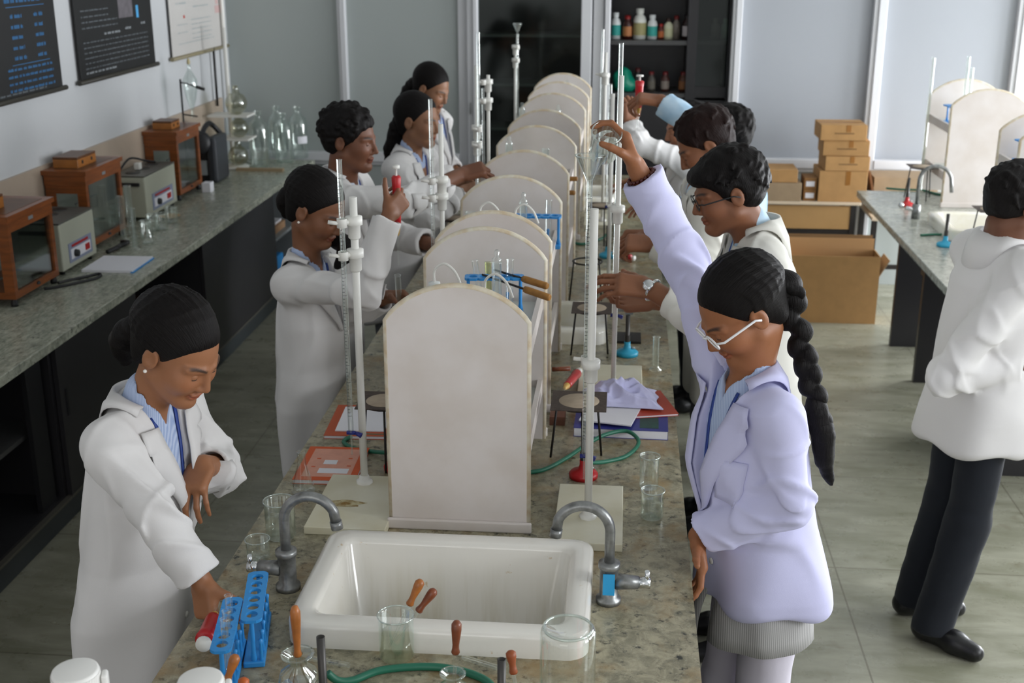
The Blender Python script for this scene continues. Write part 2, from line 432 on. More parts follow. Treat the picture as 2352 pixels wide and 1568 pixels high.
# far partition: panels between white mullions, two openings to a dark store room
wb = MB().mat(0)
SIL = 0.86
for a, b, mi in ((-2.9, -2.07, 0), (-2.01, -1.20, 0), (0.80, 1.70, 1), (1.78, 2.66, 1), (2.74, 5.0, 1)):
    wb.mat(mi).box(a-0.03, b+0.03, YB+0.02, YB+0.05, SIL, 3.1)
    wb.mat(0).box(a-0.03, b+0.03, YB+0.01, YB+0.05, 0, SIL)
struct(wb, 'wall_back', [M_panelL, mat('lit_side_partition_panel', '#989ca2', 0.5)])  # same panels; right ones toned separately to balance the window light
n = 2
def trim(mb, m_=None, **k):
    global n
    struct(mb, 'trim_%d' % n, m_ or M_alu, **k); n += 1
for a, b in ((-2.07, -2.01), (0.735, 0.80), (1.695, 1.78), (2.66, 2.75)):
    trim(MB().box(a, b, YB-0.03, YB+0.05, 0, 3.1).box(a+(b-a)*0.35, b, YB-0.045, YB-0.03, 0, 3.1), bevel=0.004)
trim(MB().box(-1.20, -1.13, YB-0.01, YB+0.06, 0, 3.1).box(-1.13, -1.055, YB-0.05, YB+0.06, 0, 3.1).box(-1.085, -1.055, YB-0.07, YB-0.05, 0, 3.1), bevel=0.004)
trim(MB().box(-0.32, -0.245, YB-0.05, YB+0.05, 0, 3.1).box(-0.235, -0.16, YB-0.03, YB+0.07, 0, 3.1).box(-0.155, -0.115, YB-0.06, YB+0.06, 0, 3.1), bevel=0.006)
for a, b in ((-2.9, -2.07), (-2.01, -1.20), (0.80, 1.695), (1.78, 2.66), (2.75, 5.0)):
    trim(MB().box(a, b, YB-0.05, YB+0.03, SIL, SIL+0.065).box(a, b, YB-0.02, YB+0.02, SIL-0.03, SIL), bevel=0.005)
# the closed sliding glass door on the left opening
M_tint = glass('tinted_door_glass', (0.62, 0.66, 0.64), 0.14, 0.025, 0.08)
d = tag(MB().box(-1.055, -0.32, YB+0.005, YB+0.012, 0.06, 3.05).build('door_1', M_tint), kind='structure')
MB().box(-1.055, -0.32, YB-0.01, YB+0.03, 0, 0.06).build('bottom_rail', M_alu, d)
MB().box(-1.112, -1.104, YB-0.065, YB-0.055, 1.22, 1.30).build('lock', M_metal, d)
# store room shell
sr = MB().box(-1.6, 1.4, 10.3, 10.4, 0, 3.1).box(-1.7, -1.6, YB+0.05, 10.4, 0, 3.1).box(1.35, 1.45, YB+0.05, 10.4, 0, 3.1)
struct(sr, 'wall_store', mat('dark_store_wall', '#4b4d4c', 0.8))
# dark chemical cabinet standing in the right opening
cab = empty('storage_cabinet', (0.31, 9.35, 0), 0, 'dark open storage cabinet holding reagent bottles in the doorway beyond the partition', 'cabinet')
MB().box(-0.42, 0.42, 0.28, 0.30, 0, 2.6).box(-0.44, -0.42, -0.2, 0.3, 0, 2.6).box(0.42, 0.44, -0.2, 0.3, 0, 2.6).build('carcass', M_dark, cab)
MB().box(0.13, 0.20, -0.22, 0.28, 0, 2.6).build('divider', M_dark, cab)
for z in (0.55, 0.95, 1.345, 1.722, 2.1): MB().box(-0.42, 0.13, -0.2, 0.28, z-0.03, z).build('shelf', mat('shelf_grey', '#4a4a4a', 0.4), cab)
for z in (0.95, 1.722): MB().box(0.20, 0.42, -0.15, 0.28, z-0.03, z).build('shelf', _M['shelf_grey'], cab)
gd = MB().box(0.20, 0.42, -0.21, -0.2, 1.40, 2.6).build('glass_door', M_tint, cab); MB().box(0.20, 0.42, -0.215, -0.2, 1.32, 1.40).build('door_rail', M_dark, gd)
MB().box(-0.42, 0.44, -0.22, -0.2, 0.1, 1.30).build('lower_door', M_dark, cab)
sh2 = empty('store_shelf', (-0.7, 9.9, 0), 0, 'dim shelf rack seen through the dark sliding glass door', 'shelf')
for z in (1.0, 1.345, 1.722, 2.2): MB().box(-0.5, 0.5, -0.2, 0.2, z-0.02, z).build('shelf', mat('dim_shelf', '#8a8f8d', 0.5), sh2)
for x in (-0.5, 0.5): MB().box(x-0.015, x+0.015, -0.2, 0.2, 0, 2.6).build('upright', _M['dim_shelf'], sh2)
# ------------------------------------------------------------------ left counter
ct = tag(MB().box(-2.9, -2.23, 1.2, 8.66, 0.86, 0.90).build('countertop', M_granite, bevel=0.004), 'long grey green granite countertop along the left wall', 'counter')
struct(MB().box(-2.9, -2.36, 1.2, 8.66, 0, 0.13), 'baseboard_left', mat('blue_grey_plinth', '#3d4347', 0.35, noise=0.2, nscale=3))
def base_cab(name, y0, y1, label, open_=False, handle=True):
    c = empty(name, (-2.6, (y0+y1)/2, 0.13), 0, label, 'cabinet'); h = (y1-y0)/2
    MB().box(-0.29, -0.27, -h, h, 0, 0.73).box(-0.27, 0.26, -h, -h+0.02, 0, 0.73).box(-0.27, 0.26, h-0.02, h, 0, 0.73).box(-0.27, 0.26, -h+0.02, h-0.02, 0, 0.02).build('carcass', M_dark, c)
    MB().box(0.262, 0.285, -h, h, -0.0, 0.012).build('bottom_track', mat('track_metal', '#6d6a62', 0.4, metal=0.5), c)
    if open_:
        MB().box(-0.27, 0.2, -h+0.02, h-0.02, 0.34, 0.36).build('shelf', _M['shelf_grey'], c)
        MB().box(0.225, 0.245, h-0.19, h-0.06, 0.012, 0.73).build('sliding_door', M_rubber, c)
    else:
        dr = MB().box(0.262, 0.282, -h+0.004, h-0.004, 0.012, 0.73).build('sliding_door', M_dark, c)
        if handle: MB().box(0.282, 0.286, -h+0.05, -h+0.065, 0.36, 0.48).build('finger_pull', M_rubber, dr)
    return c
base_cab('cupboard', 3.3, 4.58, 'black cupboard with its sliding door pushed open, under the near end of the left counter', open_=True)
base_cab('cupboard', 4.585, 5.46, 'closed black cupboard door left of the open knee space under the left counter')
base_cab('cupboard', 6.42, 7.86, 'wide closed dark cupboard between the knee space and the far open shelf', handle=False)
oc = empty('open_shelf_unit', (-2.6, 8.26, 0.13), 0, 'grey open shelf unit with papers under the far end of the left counter', 'shelf')
MB().box(-0.27, 0.26, 0.37, 0.39, 0, 0.73).build('end_panel', mat('grey_board', '#8d9294', 0.6), oc)
MB().box(-0.27, 0.26, -0.38, 0.37, 0.33, 0.35).build('shelf', _M['grey_board'], oc)
MB().box(-0.29, -0.27, -0.38, 0.39, 0, 0.73).build('back_panel', _M['grey_board'], oc)
tag(MB().box(-2.72, -2.38, 8.0, 8.32, 0.481, 0.53).build('paper_stack', mat('brownish_papers', '#b08a68', 0.8)), 'stack of brownish papers on the shelf under the counter', 'papers')
tag(MB().box(-2.7, -2.4, 8.02, 8.3, 0.53, 0.545).build('paper_sheet', M_paper), 'loose white sheets lying on the brownish paper stack', 'papers')
tag(MB().box(-2.6, -2.4, 8.1, 8.3, 0.13, 0.3).build('plastic_box', M_blue, bevel=0.01), 'blue box at the bottom of the open shelf under the left counter', 'box')
struct(MB().box(-2.9, -2.89, 5.46, 6.42, 0.13, 0.86), 'trim_40', mat('knee_space_grey', '#8f9090', 0.6))
st = empty('wooden_stool', (-2.6, 5.95, 0.13), 0, 'dark brown wooden stool pushed into the knee space under the left counter', 'stool')
MB().box(-0.16, 0.16, -0.2, 0.2, 0.40, 0.45).build('seat', mat('dark_stool_wood', '#4a2e1c', 0.5, noise=0.3, nscale=12), st)
for sx in (-1, 1):
    MB().box(sx*0.14-0.02, sx*0.14+0.02, -0.19, 0.19, 0.0, 0.40).build('side_board', _M['dark_stool_wood'], st)
MB().box(-0.12, 0.12, -0.19, -0.17, 0.1, 0.3).build('rail', _M['dark_stool_wood'], st)
# ------------------------------------------------------------------ middle bench
BX0, BX1 = -0.97, 0.199
SINKS = [(2.33, 2.80), (4.55, 4.97), (7.16, 7.58)]
SX0, SX1 = -0.725, -0.045
def slab_with_holes(x0, x1, y0, y1, z0, z1, hx0, hx1, holes):
    mb = MB(); ys = [y0]+[v for h in holes for v in h]+[y1]
    for i in range(0, len(ys), 2): mb.box(x0, x1, ys[i], ys[i+1], z0, z1)
    for a, b in holes: mb.box(x0, hx0, a, b, z0, z1).box(hx1, x1, a, b, z0, z1)
    return mb
tag(slab_with_holes(BX0, BX1, 1.45, 8.25, 0.86, 0.90, SX0+0.05, SX1-0.05, [(a+0.05, b-0.05) for a, b in SINKS]).build('benchtop', M_bench), 'long stained speckled granite benchtop of the middle island', 'bench')
bc = empty('bench_base', ((BX0+BX1)/2, 4.85, 0), 0, 'dark cabinet base under the middle granite bench', 'cabinet')
for a, b in ((-3.35, -2.57), (-2.0, -0.35), (0.2, 2.25), (2.8, 3.35)):
    MB().box(-0.47, 0.47, a, b, 0.1, 0.86).build('cupboard_block', M_dark, bc)
MB().box(-0.43, 0.43, -3.3, 3.3, 0, 0.1).build('plinth', _M['blue_grey_plinth'], bc)
def make_sink(x0, x1, y0, y1, label, rim=0.06, m_=None):
    cx, cy = (x0+x1)/2, (y0+y1)/2; e = empty('ceramic_sink', (cx, cy, 0.9), 0, label, 'sink')
    a, b = (x1-x0)/2, (y1-y0)/2
    def ring(ax, by, z, r, n=6):
        out = []
        for qx, qy, t0 in ((1, 1, 0), (-1, 1, PI/2), (-1, -1, PI), (1, -1, 1.5*PI)):
            for k in range(n+1):
                t = t0+PI/2*k/n; out.append((qx*(ax-r)+r*math.cos(t), qy*(by-r)+r*math.sin(t), z))
        return out
    R = [ring(a, b, 0.0, .05), ring(a, b, rim-0.014, .05), ring(a-.003, b-.003, rim-.004, .05), ring(a-.012, b-.012, rim, .045), ring(a-.045, b-.045, rim, .03),
         ring(a-.054, b-.054, rim-.004, .03), ring(a-.058, b-.058, rim-.014, .03), ring(a-.075, b-.075, -.15, .05), ring(a-.10, b-.10, -.17, .05)]
    mb = MB(); vs = [p for r in R for p in r]; n = len(R[0])
    mb.add(vs, [(i*n+k, i*n+(k+1) % n, (i+1)*n+(k+1) % n, (i+1)*n+k) for i in range(len(R)-1) for k in range(n)], True)
    mb.add(R[-1], [tuple(range(n))], True); mb.build('basin', m_ or M_ceramic, e)
    MB().lathe([(0.0, 0.002), (0.03, 0.002), (0.033, 0)], 20, (0, 0, -0.169)).build('drain', M_metal, e)
    return e
def sink_mat():
    M = mat('stained_ceramic', '#e9e6de', 0.16, coat=0.5); nt = M.node_tree; b = nt.nodes['Principled BSDF']
    tc = nt.nodes.new('ShaderNodeTexCoord'); o = tc.outputs['Object']
    mp = nt.nodes.new('ShaderNodeMapping'); mp.inputs['Scale'].default_value = (14, 3, 1.2); nt.links.new(o, mp.inputs[0])
    s1 = ramp_nodes(nt, mp.outputs[0], 1.0, [(0.45, 0.0), (0.8, 0.8)], 4)
    sp = nt.nodes.new('ShaderNodeSeparateXYZ'); nt.links.new(o, sp.inputs[0])
    mr = nt.nodes.new('ShaderNodeMapRange'); mr.inputs[1].default_value = 0.02; mr.inputs[2].default_value = -0.15; nt.links.new(sp.outputs[2], mr.inputs[0])
    ml = nt.nodes.new('ShaderNodeMath'); ml.operation = 'MULTIPLY'; nt.links.new(s1, ml.inputs[0]); nt.links.new(mr.outputs[0], ml.inputs[1])
    c = mixc(nt, ml.outputs[0], '#e9e6de', '#a99a62')
    s2 = ramp_nodes(nt, o, 26, [(0.68, 0.0), (0.74, 0.6)], 4); c = mixc(nt, s2, c, '#c09a55')
    nt.links.new(c, b.inputs['Base Color']); return M
make_sink(SX0, SX1, *SINKS[0], 'big white ceramic sink with yellow stains at the near end of the middle bench', 0.06, sink_mat())
make_sink(SX0, SX1, *SINKS[1], 'white ceramic sink in the middle bench behind the second burette stand')
make_sink(SX0, SX1, *SINKS[2], 'farthest white ceramic sink of the middle bench, nearly hidden by shelves')
# arched shelf units standing on the bench
def arch_panel(w_, h, arc, x=0):
    pts = [(-w_/2, 0), (w_/2, 0), (w_/2, h-arc)]
    R = (w_*w_/4+arc*arc)/(2*arc); t0 = math.asin(w_/2/R)
    for k in range(1, 24):
        t = t0-2*t0*k/24; pts.append((R*math.sin(t), h-R+R*math.cos(t)))
    pts.append((-w_/2, h-arc)); return pts
def make_rack(cx, y0, y1, label, group=None, w_=0.365, h=0.675):
    e = empty('arched_shelf_rack', (cx, (y0+y1)/2, 0.9), 0, label, 'shelf', group); d = (y1-y0)/2
    for s in (-1, 1):
        p = MB().prism(arch_panel(w_, h, 0.092), 'y', s*d, s*(d-0.018)).build('end_panel', M_cream, e)
        pl = arch_panel(w_, h, 0.092); out = [(x, s*(d-0.009), z) for x, z in pl[1:]+pl[:1]]
        MB().tube([(x, s*(d-0.009), z) for x, z in pl[1:]+[pl[0]]], 0.0098, 6).build('edge_band', M_creamedge, p)
        MB().box(-w_/2-0.012, w_/2+0.012, min(s*d, s*(d+0.012)), max(s*d, s*(d+0.012)), 0, 0.03).build('foot_moulding', M_cream, p, bevel=0.004)
    for z in (0.17, 0.45):
        b = MB().box(-w_/2+0.02, w_/2-0.02, -d+0.018, d-0.018, z-0.012, z+0.004).build('shelf_board', mat('shelf_glass_white', '#c9cdc8', 0.3), e)
        for s in (-1, 1): MB().box(s*(w_/2-0.012)-0.007, s*(w_/2-0.012)+0.007, -d+0.01, d-0.01, z-0.02, z+0.03).build('shelf_rail', M_cream, b)
    return e
RX = -0.41
RACKS = [(2.935, 3.60), (3.82, 4.47), (5.03, 5.77), (6.33, 7.08), (7.66, 8.2)]
for (a, b), lb in zip(RACKS, ['nearest cream arched shelf rack on the middle bench, right behind the big sink', 'second cream arched shelf rack on the middle bench', 'third cream arched shelf rack on the middle bench, beside the two boys',
                              'fourth cream arched shelf rack on the middle bench', 'farthest cream arched shelf rack on the middle bench']):
    make_rack(RX, a, b, lb, 'arched racks on the middle bench')
# ------------------------------------------------------------------ right bench
tag(slab_with_holes(1.49, 2.74, 5.0, 7.85, 0.86, 0.90, 1.76, 2.4, [(6.5, 6.96)]).build('benchtop', M_granite2, bevel=0.004), 'pale granite benchtop of the island on the right', 'bench')
rb = empty('bench_base', (2.115, 6.4, 0), 0, 'black panels carrying the pale granite bench on the right', 'cabinet')
for a, b in ((1.02, 1.06), (0.36, 0.40), (-0.92, -0.88)):
    MB().box(-0.42, 0.42, a, b, 0.0, 0.86).build('leg_panel', M_dark, rb)
MB().box(-0.42, 0.42, 0.40, 0.46, 0.62, 0.70).build('cross_rail', M_dark, rb)
MB().box(-0.36, 0.3, -0.88, -0.3, 0.0, 0.62).build('low_cupboard', M_dark, rb)
make_sink(1.72, 2.42, 6.46, 6.98, 'white ceramic sink in the pale bench on the right')
for k, (a, b, lb) in enumerate(((7.36, 8.02-0.1, 'far arched shelf rack with a blue tube rack on the right bench'), (6.05, 6.40, 'near arched shelf rack at the right edge, beside the man in the white coat'))):
    make_rack(2.11, a, b, lb, 'arched racks on the right bench', 0.42, 0.69)
# ------------------------------------------------------------------ table and cardboard boxes at the back
tb = empty('wooden_desk', (1.2, 8.6, 0), 0, 'pale topped wooden desk with black steel legs under the carton pile', 'table')
MB().box(-0.52, 0.42, -0.26, 0.22, 0.70, 0.72).build('tabletop', mat('beige_top', '#d8c6ad', 0.4), tb, bevel=0.004)
MB().box(-0.50, 0.36, -0.235, -0.22, 0.53, 0.69).build('front_board', mat('tan_board', '#b58f5c', 0.5, noise=0.08, nscale=6), tb)
for x in (-0.50, 0.375):
    for y in (-0.22, 0.18): MB().box(x-0.018, x+0.018, y-0.018, y+0.018, 0, 0.70).build('leg', M_black, tb)
MB().box(-0.50, 0.375, -0.235, -0.205, 0.49, 0.525).build('steel_rail', M_black, tb)
def carton(x0, x1, y0, y1, z0, z1, label, m_=None, rz=0.0, tape=True, mark=True, group=None):
    e = empty('cardboard_box', ((x0+x1)/2, (y0+y1)/2, z0), rz, label, 'box', group); a, b, h = (x1-x0)/2, (y1-y0)/2, z1-z0
    MB().box(-a, a, -b, b, 0, h).build('carton', m_ or M_card, e, bevel=0.003)
    if tape: MB().box(-a+0.0, a, -0.02, 0.02, h, h+0.001).box(a*0.1, a*0.3, -b-0.001, -b, h*0.55, h).build('packing_tape', mat('brown_tape', '#97652c', 0.35), e)
    if mark: MB().box(-a*0.4, a*0.45, -b-0.0008, -b, h*0.42, h*0.5).build('printed_line', mat('faded_print', '#7a5a36', 0.8), e)
    return e
YC = 8.36
carton(1.33, 1.65, YC, YC+0.3, 0.72, 0.93, 'large square cardboard carton at the bottom of the tall pile on the desk', mark=False)
carton(1.36, 1.655, YC+0.0, YC+0.28, 0.932, 1.03, 'flat brown carton resting directly on the large square carton', rz=0.02, group=None)
carton(1.345, 1.65, YC+0.01, YC+0.28, 1.032, 1.135, 'flat brown carton second from the top of the pile', rz=-0.02)
carton(1.315, 1.62, YC, YC+0.28, 1.137, 1.24, 'flat brown carton on the very top of the pile', rz=0.01)
carton(0.93, 1.215, YC-0.01, YC+0.27, 0.72, 0.845, 'greyish low box at the left end of the desk', M_card2, tape=False, mark=False)
carton(0.96, 1.185, YC, YC+0.25, 0.847, 0.935, 'brown box lying on the greyish low box', tape=False, mark=False)
for k, lb in enumerate(('lower small brown box with a white label between the larger boxes', 'upper small brown box with a white label between the larger boxes')):
    e = carton(1.235, 1.32, YC+0.02, YC+0.2, 0.72+k*0.08, 0.798+k*0.08, lb, mat('dark_cardboard', '#8a6338', 0.8), tape=False, mark=False, group='small labelled boxes')
    MB().box(-0.03, 0.028, -0.0915, -0.0905, 0.02, 0.055).build('white_label', M_paper, e)
e = empty('steel_table', (1.97, 8.55, 0), 0, 'narrow black legged table behind the right bench, under the wide open carton', 'table')
MB().box(-.27, .33, -.22, .26, .60, .62).build('tabletop', _M['beige_top'], e)
for x in (-.25, .31):
    for y in (-.20, .24): MB().box(x-.017, x+.017, y-.017, y+.017, 0, .60).build('leg', M_black, e)
MB().box(-.25, .31, -.21, -.19, .26, .29).build('steel_rail', M_black, e)
e = empty('cardboard_box', (1.90, 8.62, 0.621), 0, 'wide open carton behind the right bench with one flap up', 'box')
MB().box(-0.18, 0.25, -0.15, 0.15, 0, 0.25).build('carton', M_card2, e); MB().box(-0.2, -0.185, -0.15, 0.15, 0.1, 0.29, Matrix.Rotation(-0.25, 3, 'Y')).build('flap', mat('dark_flap', '#6d4a2a', 0.8), e)
# big opened carton on the floor
e = empty('cardboard_box', (1.38, 8.0, 0), 0, 'big opened cardboard carton standing on the floor under the desk', 'box')
mb = MB().box(-0.31, 0.31, -0.11, -0.104, 0.0, 0.455).box(-0.31, 0.31, 0.104, 0.11, 0, 0.455).box(-0.31, -0.304, -0.104, 0.104, 0, 0.455).box(0.304, 0.31, -0.104, 0.104, 0, 0.455).box(-0.304, 0.304, -0.104, 0.104, 0, 0.006)
mb.build('carton', M_card, e)
MB().box(-0.30, 0.30, 0.095, 0.10, 0.3, 0.53).build('rear_flap', mat('pale_flap', '#c79a68', 0.8), e)
MB().box(-0.33, 0.29, 0.112, 0.116, 0.3, 0.55).build('back_flap', mat('brown_flap', '#8f6d47', 0.8), e)
MB().box(0.335, 0.34, -0.1, 0.1, 0.30, 0.44, Matrix.Rotation(0.5, 3, 'Y')).build('side_flap', M_card2, e)
# ------------------------------------------------------------------ people
def skin_mat():
    M = bpy.data.materials.new('skin'); M.use_nodes = True; nt = M.node_tree; b = nt.nodes['Principled BSDF']
    a = nt.nodes.new('ShaderNodeAttribute'); a.attribute_name = 'pigment'; nt.links.new(a.outputs['Color'], b.inputs['Base Color'])
    b.inputs['Roughness'].default_value = 0.48; b.inputs['Specular IOR Level'].default_value = 0.4
    b.inputs['Subsurface Weight'].default_value = 0.06; b.inputs['Subsurface Radius'].default_value = (0.008, 0.003, 0.002); b.inputs['Subsurface Scale'].default_value = 0.6
    tc = nt.nodes.new('ShaderNodeTexCoord'); n_ = nt.nodes.new('ShaderNodeTexNoise'); n_.inputs['Scale'].default_value = 320
    nt.links.new(tc.outputs['Object'], n_.inputs[0]); bp = nt.nodes.new('ShaderNodeBump'); bp.inputs['Strength'].default_value = 0.08; bp.inputs['Distance'].default_value = 0.002
    nt.links.new(n_.outputs['Fac'], bp.inputs['Height']); nt.links.new(bp.outputs[0], b.inputs['Normal'])
    return M
M_skin = skin_mat()
def cloth_mat(name, col, weave=420, bump=0.06, stripes=None):
    M = mat(name, col, 0.85, spec=0.15, bump=bump, bscale=weave); b = M.node_tree.nodes['Principled BSDF']
    b.inputs['Sheen Weight'].default_value = 0.08
    if stripes:
        nt = M.node_tree; tc = nt.nodes.new('ShaderNodeTexCoord'); wv = nt.nodes.new('ShaderNodeTexWave'); wv.inputs['Scale'].default_value = stripes[1]
        wv.bands_direction = stripes[2]; nt.links.new(tc.outputs['Object'], wv.inputs[0])
        nt.links.new(mixc(nt, wv.outputs['Fac'], col, stripes[0]), b.inputs['Base Color'])
    return M
def hair_mat(name, col, col2):
    M = mat(name, col, 0.55, spec=0.16); nt = M.node_tree; b = nt.nodes['Principled BSDF']
    a = nt.nodes.new('ShaderNodeAttribute'); a.attribute_name = 'flow'
    n_ = nt.nodes.new('ShaderNodeTexNoise'); n_.inputs['Scale'].default_value = 2.2; n_.inputs['Detail'].default_value = 6; nt.links.new(a.outputs['Vector'], n_.inputs[0])
    bp = nt.nodes.new('ShaderNodeBump'); bp.inputs['Strength'].default_value = 0.75; bp.inputs['Distance'].default_value = 0.004
    nt.links.new(n_.outputs['Fac'], bp.inputs['Height']); nt.links.new(bp.outputs[0], b.inputs['Normal'])
    nt.links.new(mixc(nt, n_.outputs['Fac'], col, col2), b.inputs['Base Color']); return M
M_hair = hair_mat('black_hair', '#060505', '#171211')
M_hair2 = hair_mat('reddish_black_hair', '#0f0605', '#26120e')
M_coat = cloth_mat('white_coat_cotton', '#d9d7d6'); M_coatL = cloth_mat('lilac_white_cotton', '#cacaeb'); M_coatO = cloth_mat('off_white_cotton', '#dcdad2')
M_shirt = cloth_mat('blue_striped_shirt', '#9db0d6', stripes=('#c2cfe8', 90, 'X'))
M_shirtw = cloth_mat('pale_shirt', '#d6dbe6')
M_patch = mat('pale_blue_patterned_shirt', '#cfe2ef', 0.8, noise=0.3, nscale=7, col2='#8fbbdc')
M_kurta = cloth_mat('grey_striped_kurta', '#b5b4b2', stripes=('#8d8c8b', 60, 'X')); M_salwar = cloth_mat('pale_lilac_trousers', '#cfcad6')
M_trouser = cloth_mat('dark_trousers', '#23262c'); M_trouser2 = cloth_mat('grey_trousers', '#6e7178'); M_shoe = mat('black_leather', '#121214', 0.35)
M_lan = mat('blue_lanyard', '#1f3f8f', 0.5)
def unit(v): v = np.array(v, float); return v/np.linalg.norm(v)
def ik(s, w_, pole, l1, l2):
    s, w_ = V3(s), V3(w_); d = w_-s; D = np.linalg.norm(d); k = max(1.0, D/((l1+l2)*0.985)); l1 *= k; l2 *= k
    u = d/D; a = (l1*l1-l2*l2+D*D)/(2*D); hgt = math.sqrt(max(l1*l1-a*a, 0))
    q = V3(pole); q = q-(q @ u)*u; q = unit(q)
    return s+u*a+q*hgt
def hand_ops(sd, wr, d, n, right, curls, thumb=(0.3, 0.3), sc=1.0, spread=0.06):
    """five separate fingers on a palm: d finger direction, n palm normal, curls = per finger 3 bends in radians"""
    d = unit(d); n = V3(n); n = unit(n-(n @ d)*d); t = np.cross(d, n) if right else np.cross(n, d)     # t: thumb side
    wr = V3(wr); R = np.stack([d, t, n], 1); L = lambda x, y, z: wr+R @ (np.array([x, y, z])*sc)
    sd.add(f_box(L(0.052, 0.0, 0.0), np.array([0.044, 0.0385, 0.0140])*sc, R, 0.013*sc), 0.02)
    sd.add(f_ell(L(0.035, 0.022, 0.010), np.array([0.032, 0.018, 0.015])*sc, R), 0.012)
    tips = []
    fin = SDF()
    for k, (y, L1, L2, L3, r, x0) in enumerate(((0.029, .041, .026, .021, .0092, .092), (0.0095, .045, .029, .023, .0094, .096), (-0.0105, .042, .027, .022, .009, .093), (-0.029, .033, .021, .019, .008, .086))):
        p = L(x0-0.012, y, 0.0); ang = 0.0; sp = (y/0.029)*spread
        prev = p; rr = r*sc
        base_d = d*math.cos(sp)+t*math.sin(sp)
        for j, ln in enumerate((L1+0.012, L2, L3)):
            ang += curls[k][j]; q = prev+(base_d*math.cos(ang)+n*math.sin(ang))*ln*sc
            fin.add(f_caps(prev, q, rr, rr*0.9), 0.003); prev = q; rr *= 0.9
        tips.append(prev)
    def ff(p, ctr=None): return fin.ev(p)
    lo, hi = fin.bounds(); c = (lo+hi)/2
    sd.add((lambda p: fin.ev(p), c, float(np.linalg.norm(hi-lo)/2)), 0.009)
    sp_, cu = thumb                                    # how far out, how much bent in
    b0 = L(0.022, 0.026, 0.006); d1 = unit(d*math.cos(0.75+sp_*0.5)+t*math.sin(0.75+sp_*0.5)+n*(0.25+cu*0.6))
    b1 = b0+d1*0.042*sc; d2 = unit(d1+d*0.45*cu+n*0.55*cu-t*0.35*cu); b2 = b1+d2*0.031*sc; d3 = unit(d2+d*0.2+n*0.5*cu-t*0.45*cu); b3 = b2+d3*0.025*sc
    th = SDF().add(f_caps(b0, b1, .0145*sc, .0115*sc), 0.004).add(f_caps(b1, b2, .0112*sc, .0102*sc), 0.003).add(f_caps(b2, b3, .0102*sc, .0082*sc), 0.003)
    lo, hi = th.bounds(); c = (lo+hi)/2
    sd.add((lambda p: th.ev(p), c, float(np.linalg.norm(hi-lo)/2)), 0.012)
    tips.append(b3)
    return R, tips
CURL = {'relaxed': [(0.25, 0.4, 0.25)]*2+[(0.35, 0.45, 0.3)]*2, 'fist': [(1.1, 1.45, 0.8)]*4, 'grip': [(0.75, 1.05, 0.6), (0.8, 1.1, 0.6), (0.85, 1.1, 0.6), (0.9, 1.1, 0.6)],
        'cup': [(0.35, 0.7, 0.4), (0.4, 0.72, 0.4), (0.45, 0.75, 0.4), (0.5, 0.8, 0.45)], 'pinch': [(0.7, 0.9, 0.4), (0.8, 1.0, 0.5), (1.0, 1.2, 0.7), (1.15, 1.3, 0.8)],
        'droop': [(0.30, 0.15, 0.1), (0.42, 0.3, 0.15), (0.5, 0.35, 0.2), (0.6, 0.35, 0.2)], 'edge': [(0.55, 0.55, 0.3), (0.6, 0.6, 0.35), (0.65, 0.65, 0.35), (0.7, 0.7, 0.4)]}
def head_ops(sd, c, R, fem, s=1.0):
    L = lambda x, y, z: c+R @ (np.array([x, y, z])*s)
    E = lambda o, r, k: sd.add(f_ell(L(*o), np.array(r)*s, R), k)
    E((-.014, 0, .040), (.098, .077, .084), .0); E((.035, 0, -.022), (.060, .060, .080), .03)
    j = .046 if fem else .052
    for q in (-1, 1):
        sd.add(f_caps(L(.004, q*j, -.055), L(.070, q*.012, -.098), .022*s, .017*s), .03)
        E((.060, q*.038, -.022), (.030, .027, .028) if fem else (.028, .024, .024), .03)
        sd.sub(f_ell(L(.101, q*.033, .008), np.array([.012, .018, .011])*s, R), .014)
        E((.0735, q*.0325, .006), (.0128, .0150, .0112), .005)
        sd.add(f_caps(L(.090, q*.016, .026), L(.070, q*.052, .024), .008*s, .007*s), .012)
        E((.098, q*.0115, -.031), (.0095, .0070, .0068), .006)
        er = Matrix.Rotation(0, 3, 'Z')
        E((-.012, q*.079, -.004), (.021, .0085, .031), .006)
        sd.sub(f_ell(L(-.007, q*.089, .001), np.array([.0125, .0075, .019])*s, R), .003); sd.sub(f_ell(L(.006, q*.088, -.006), np.array([.006, .006, .008])*s, R), .003)
    E((.084, 0, -.090), (.017, .020, .016), .015)                                   # chin
    sd.add(f_caps(L(.091, 0, .018), L(.110 if fem else .113, 0, -.024), .0070*s, .0098*s), .012)      # nose
    E((.095, 0, -.0535), (.0085, .022, .0058), .005); E((.0925, 0, -.0655), (.0085, .0195, .0068), .005)
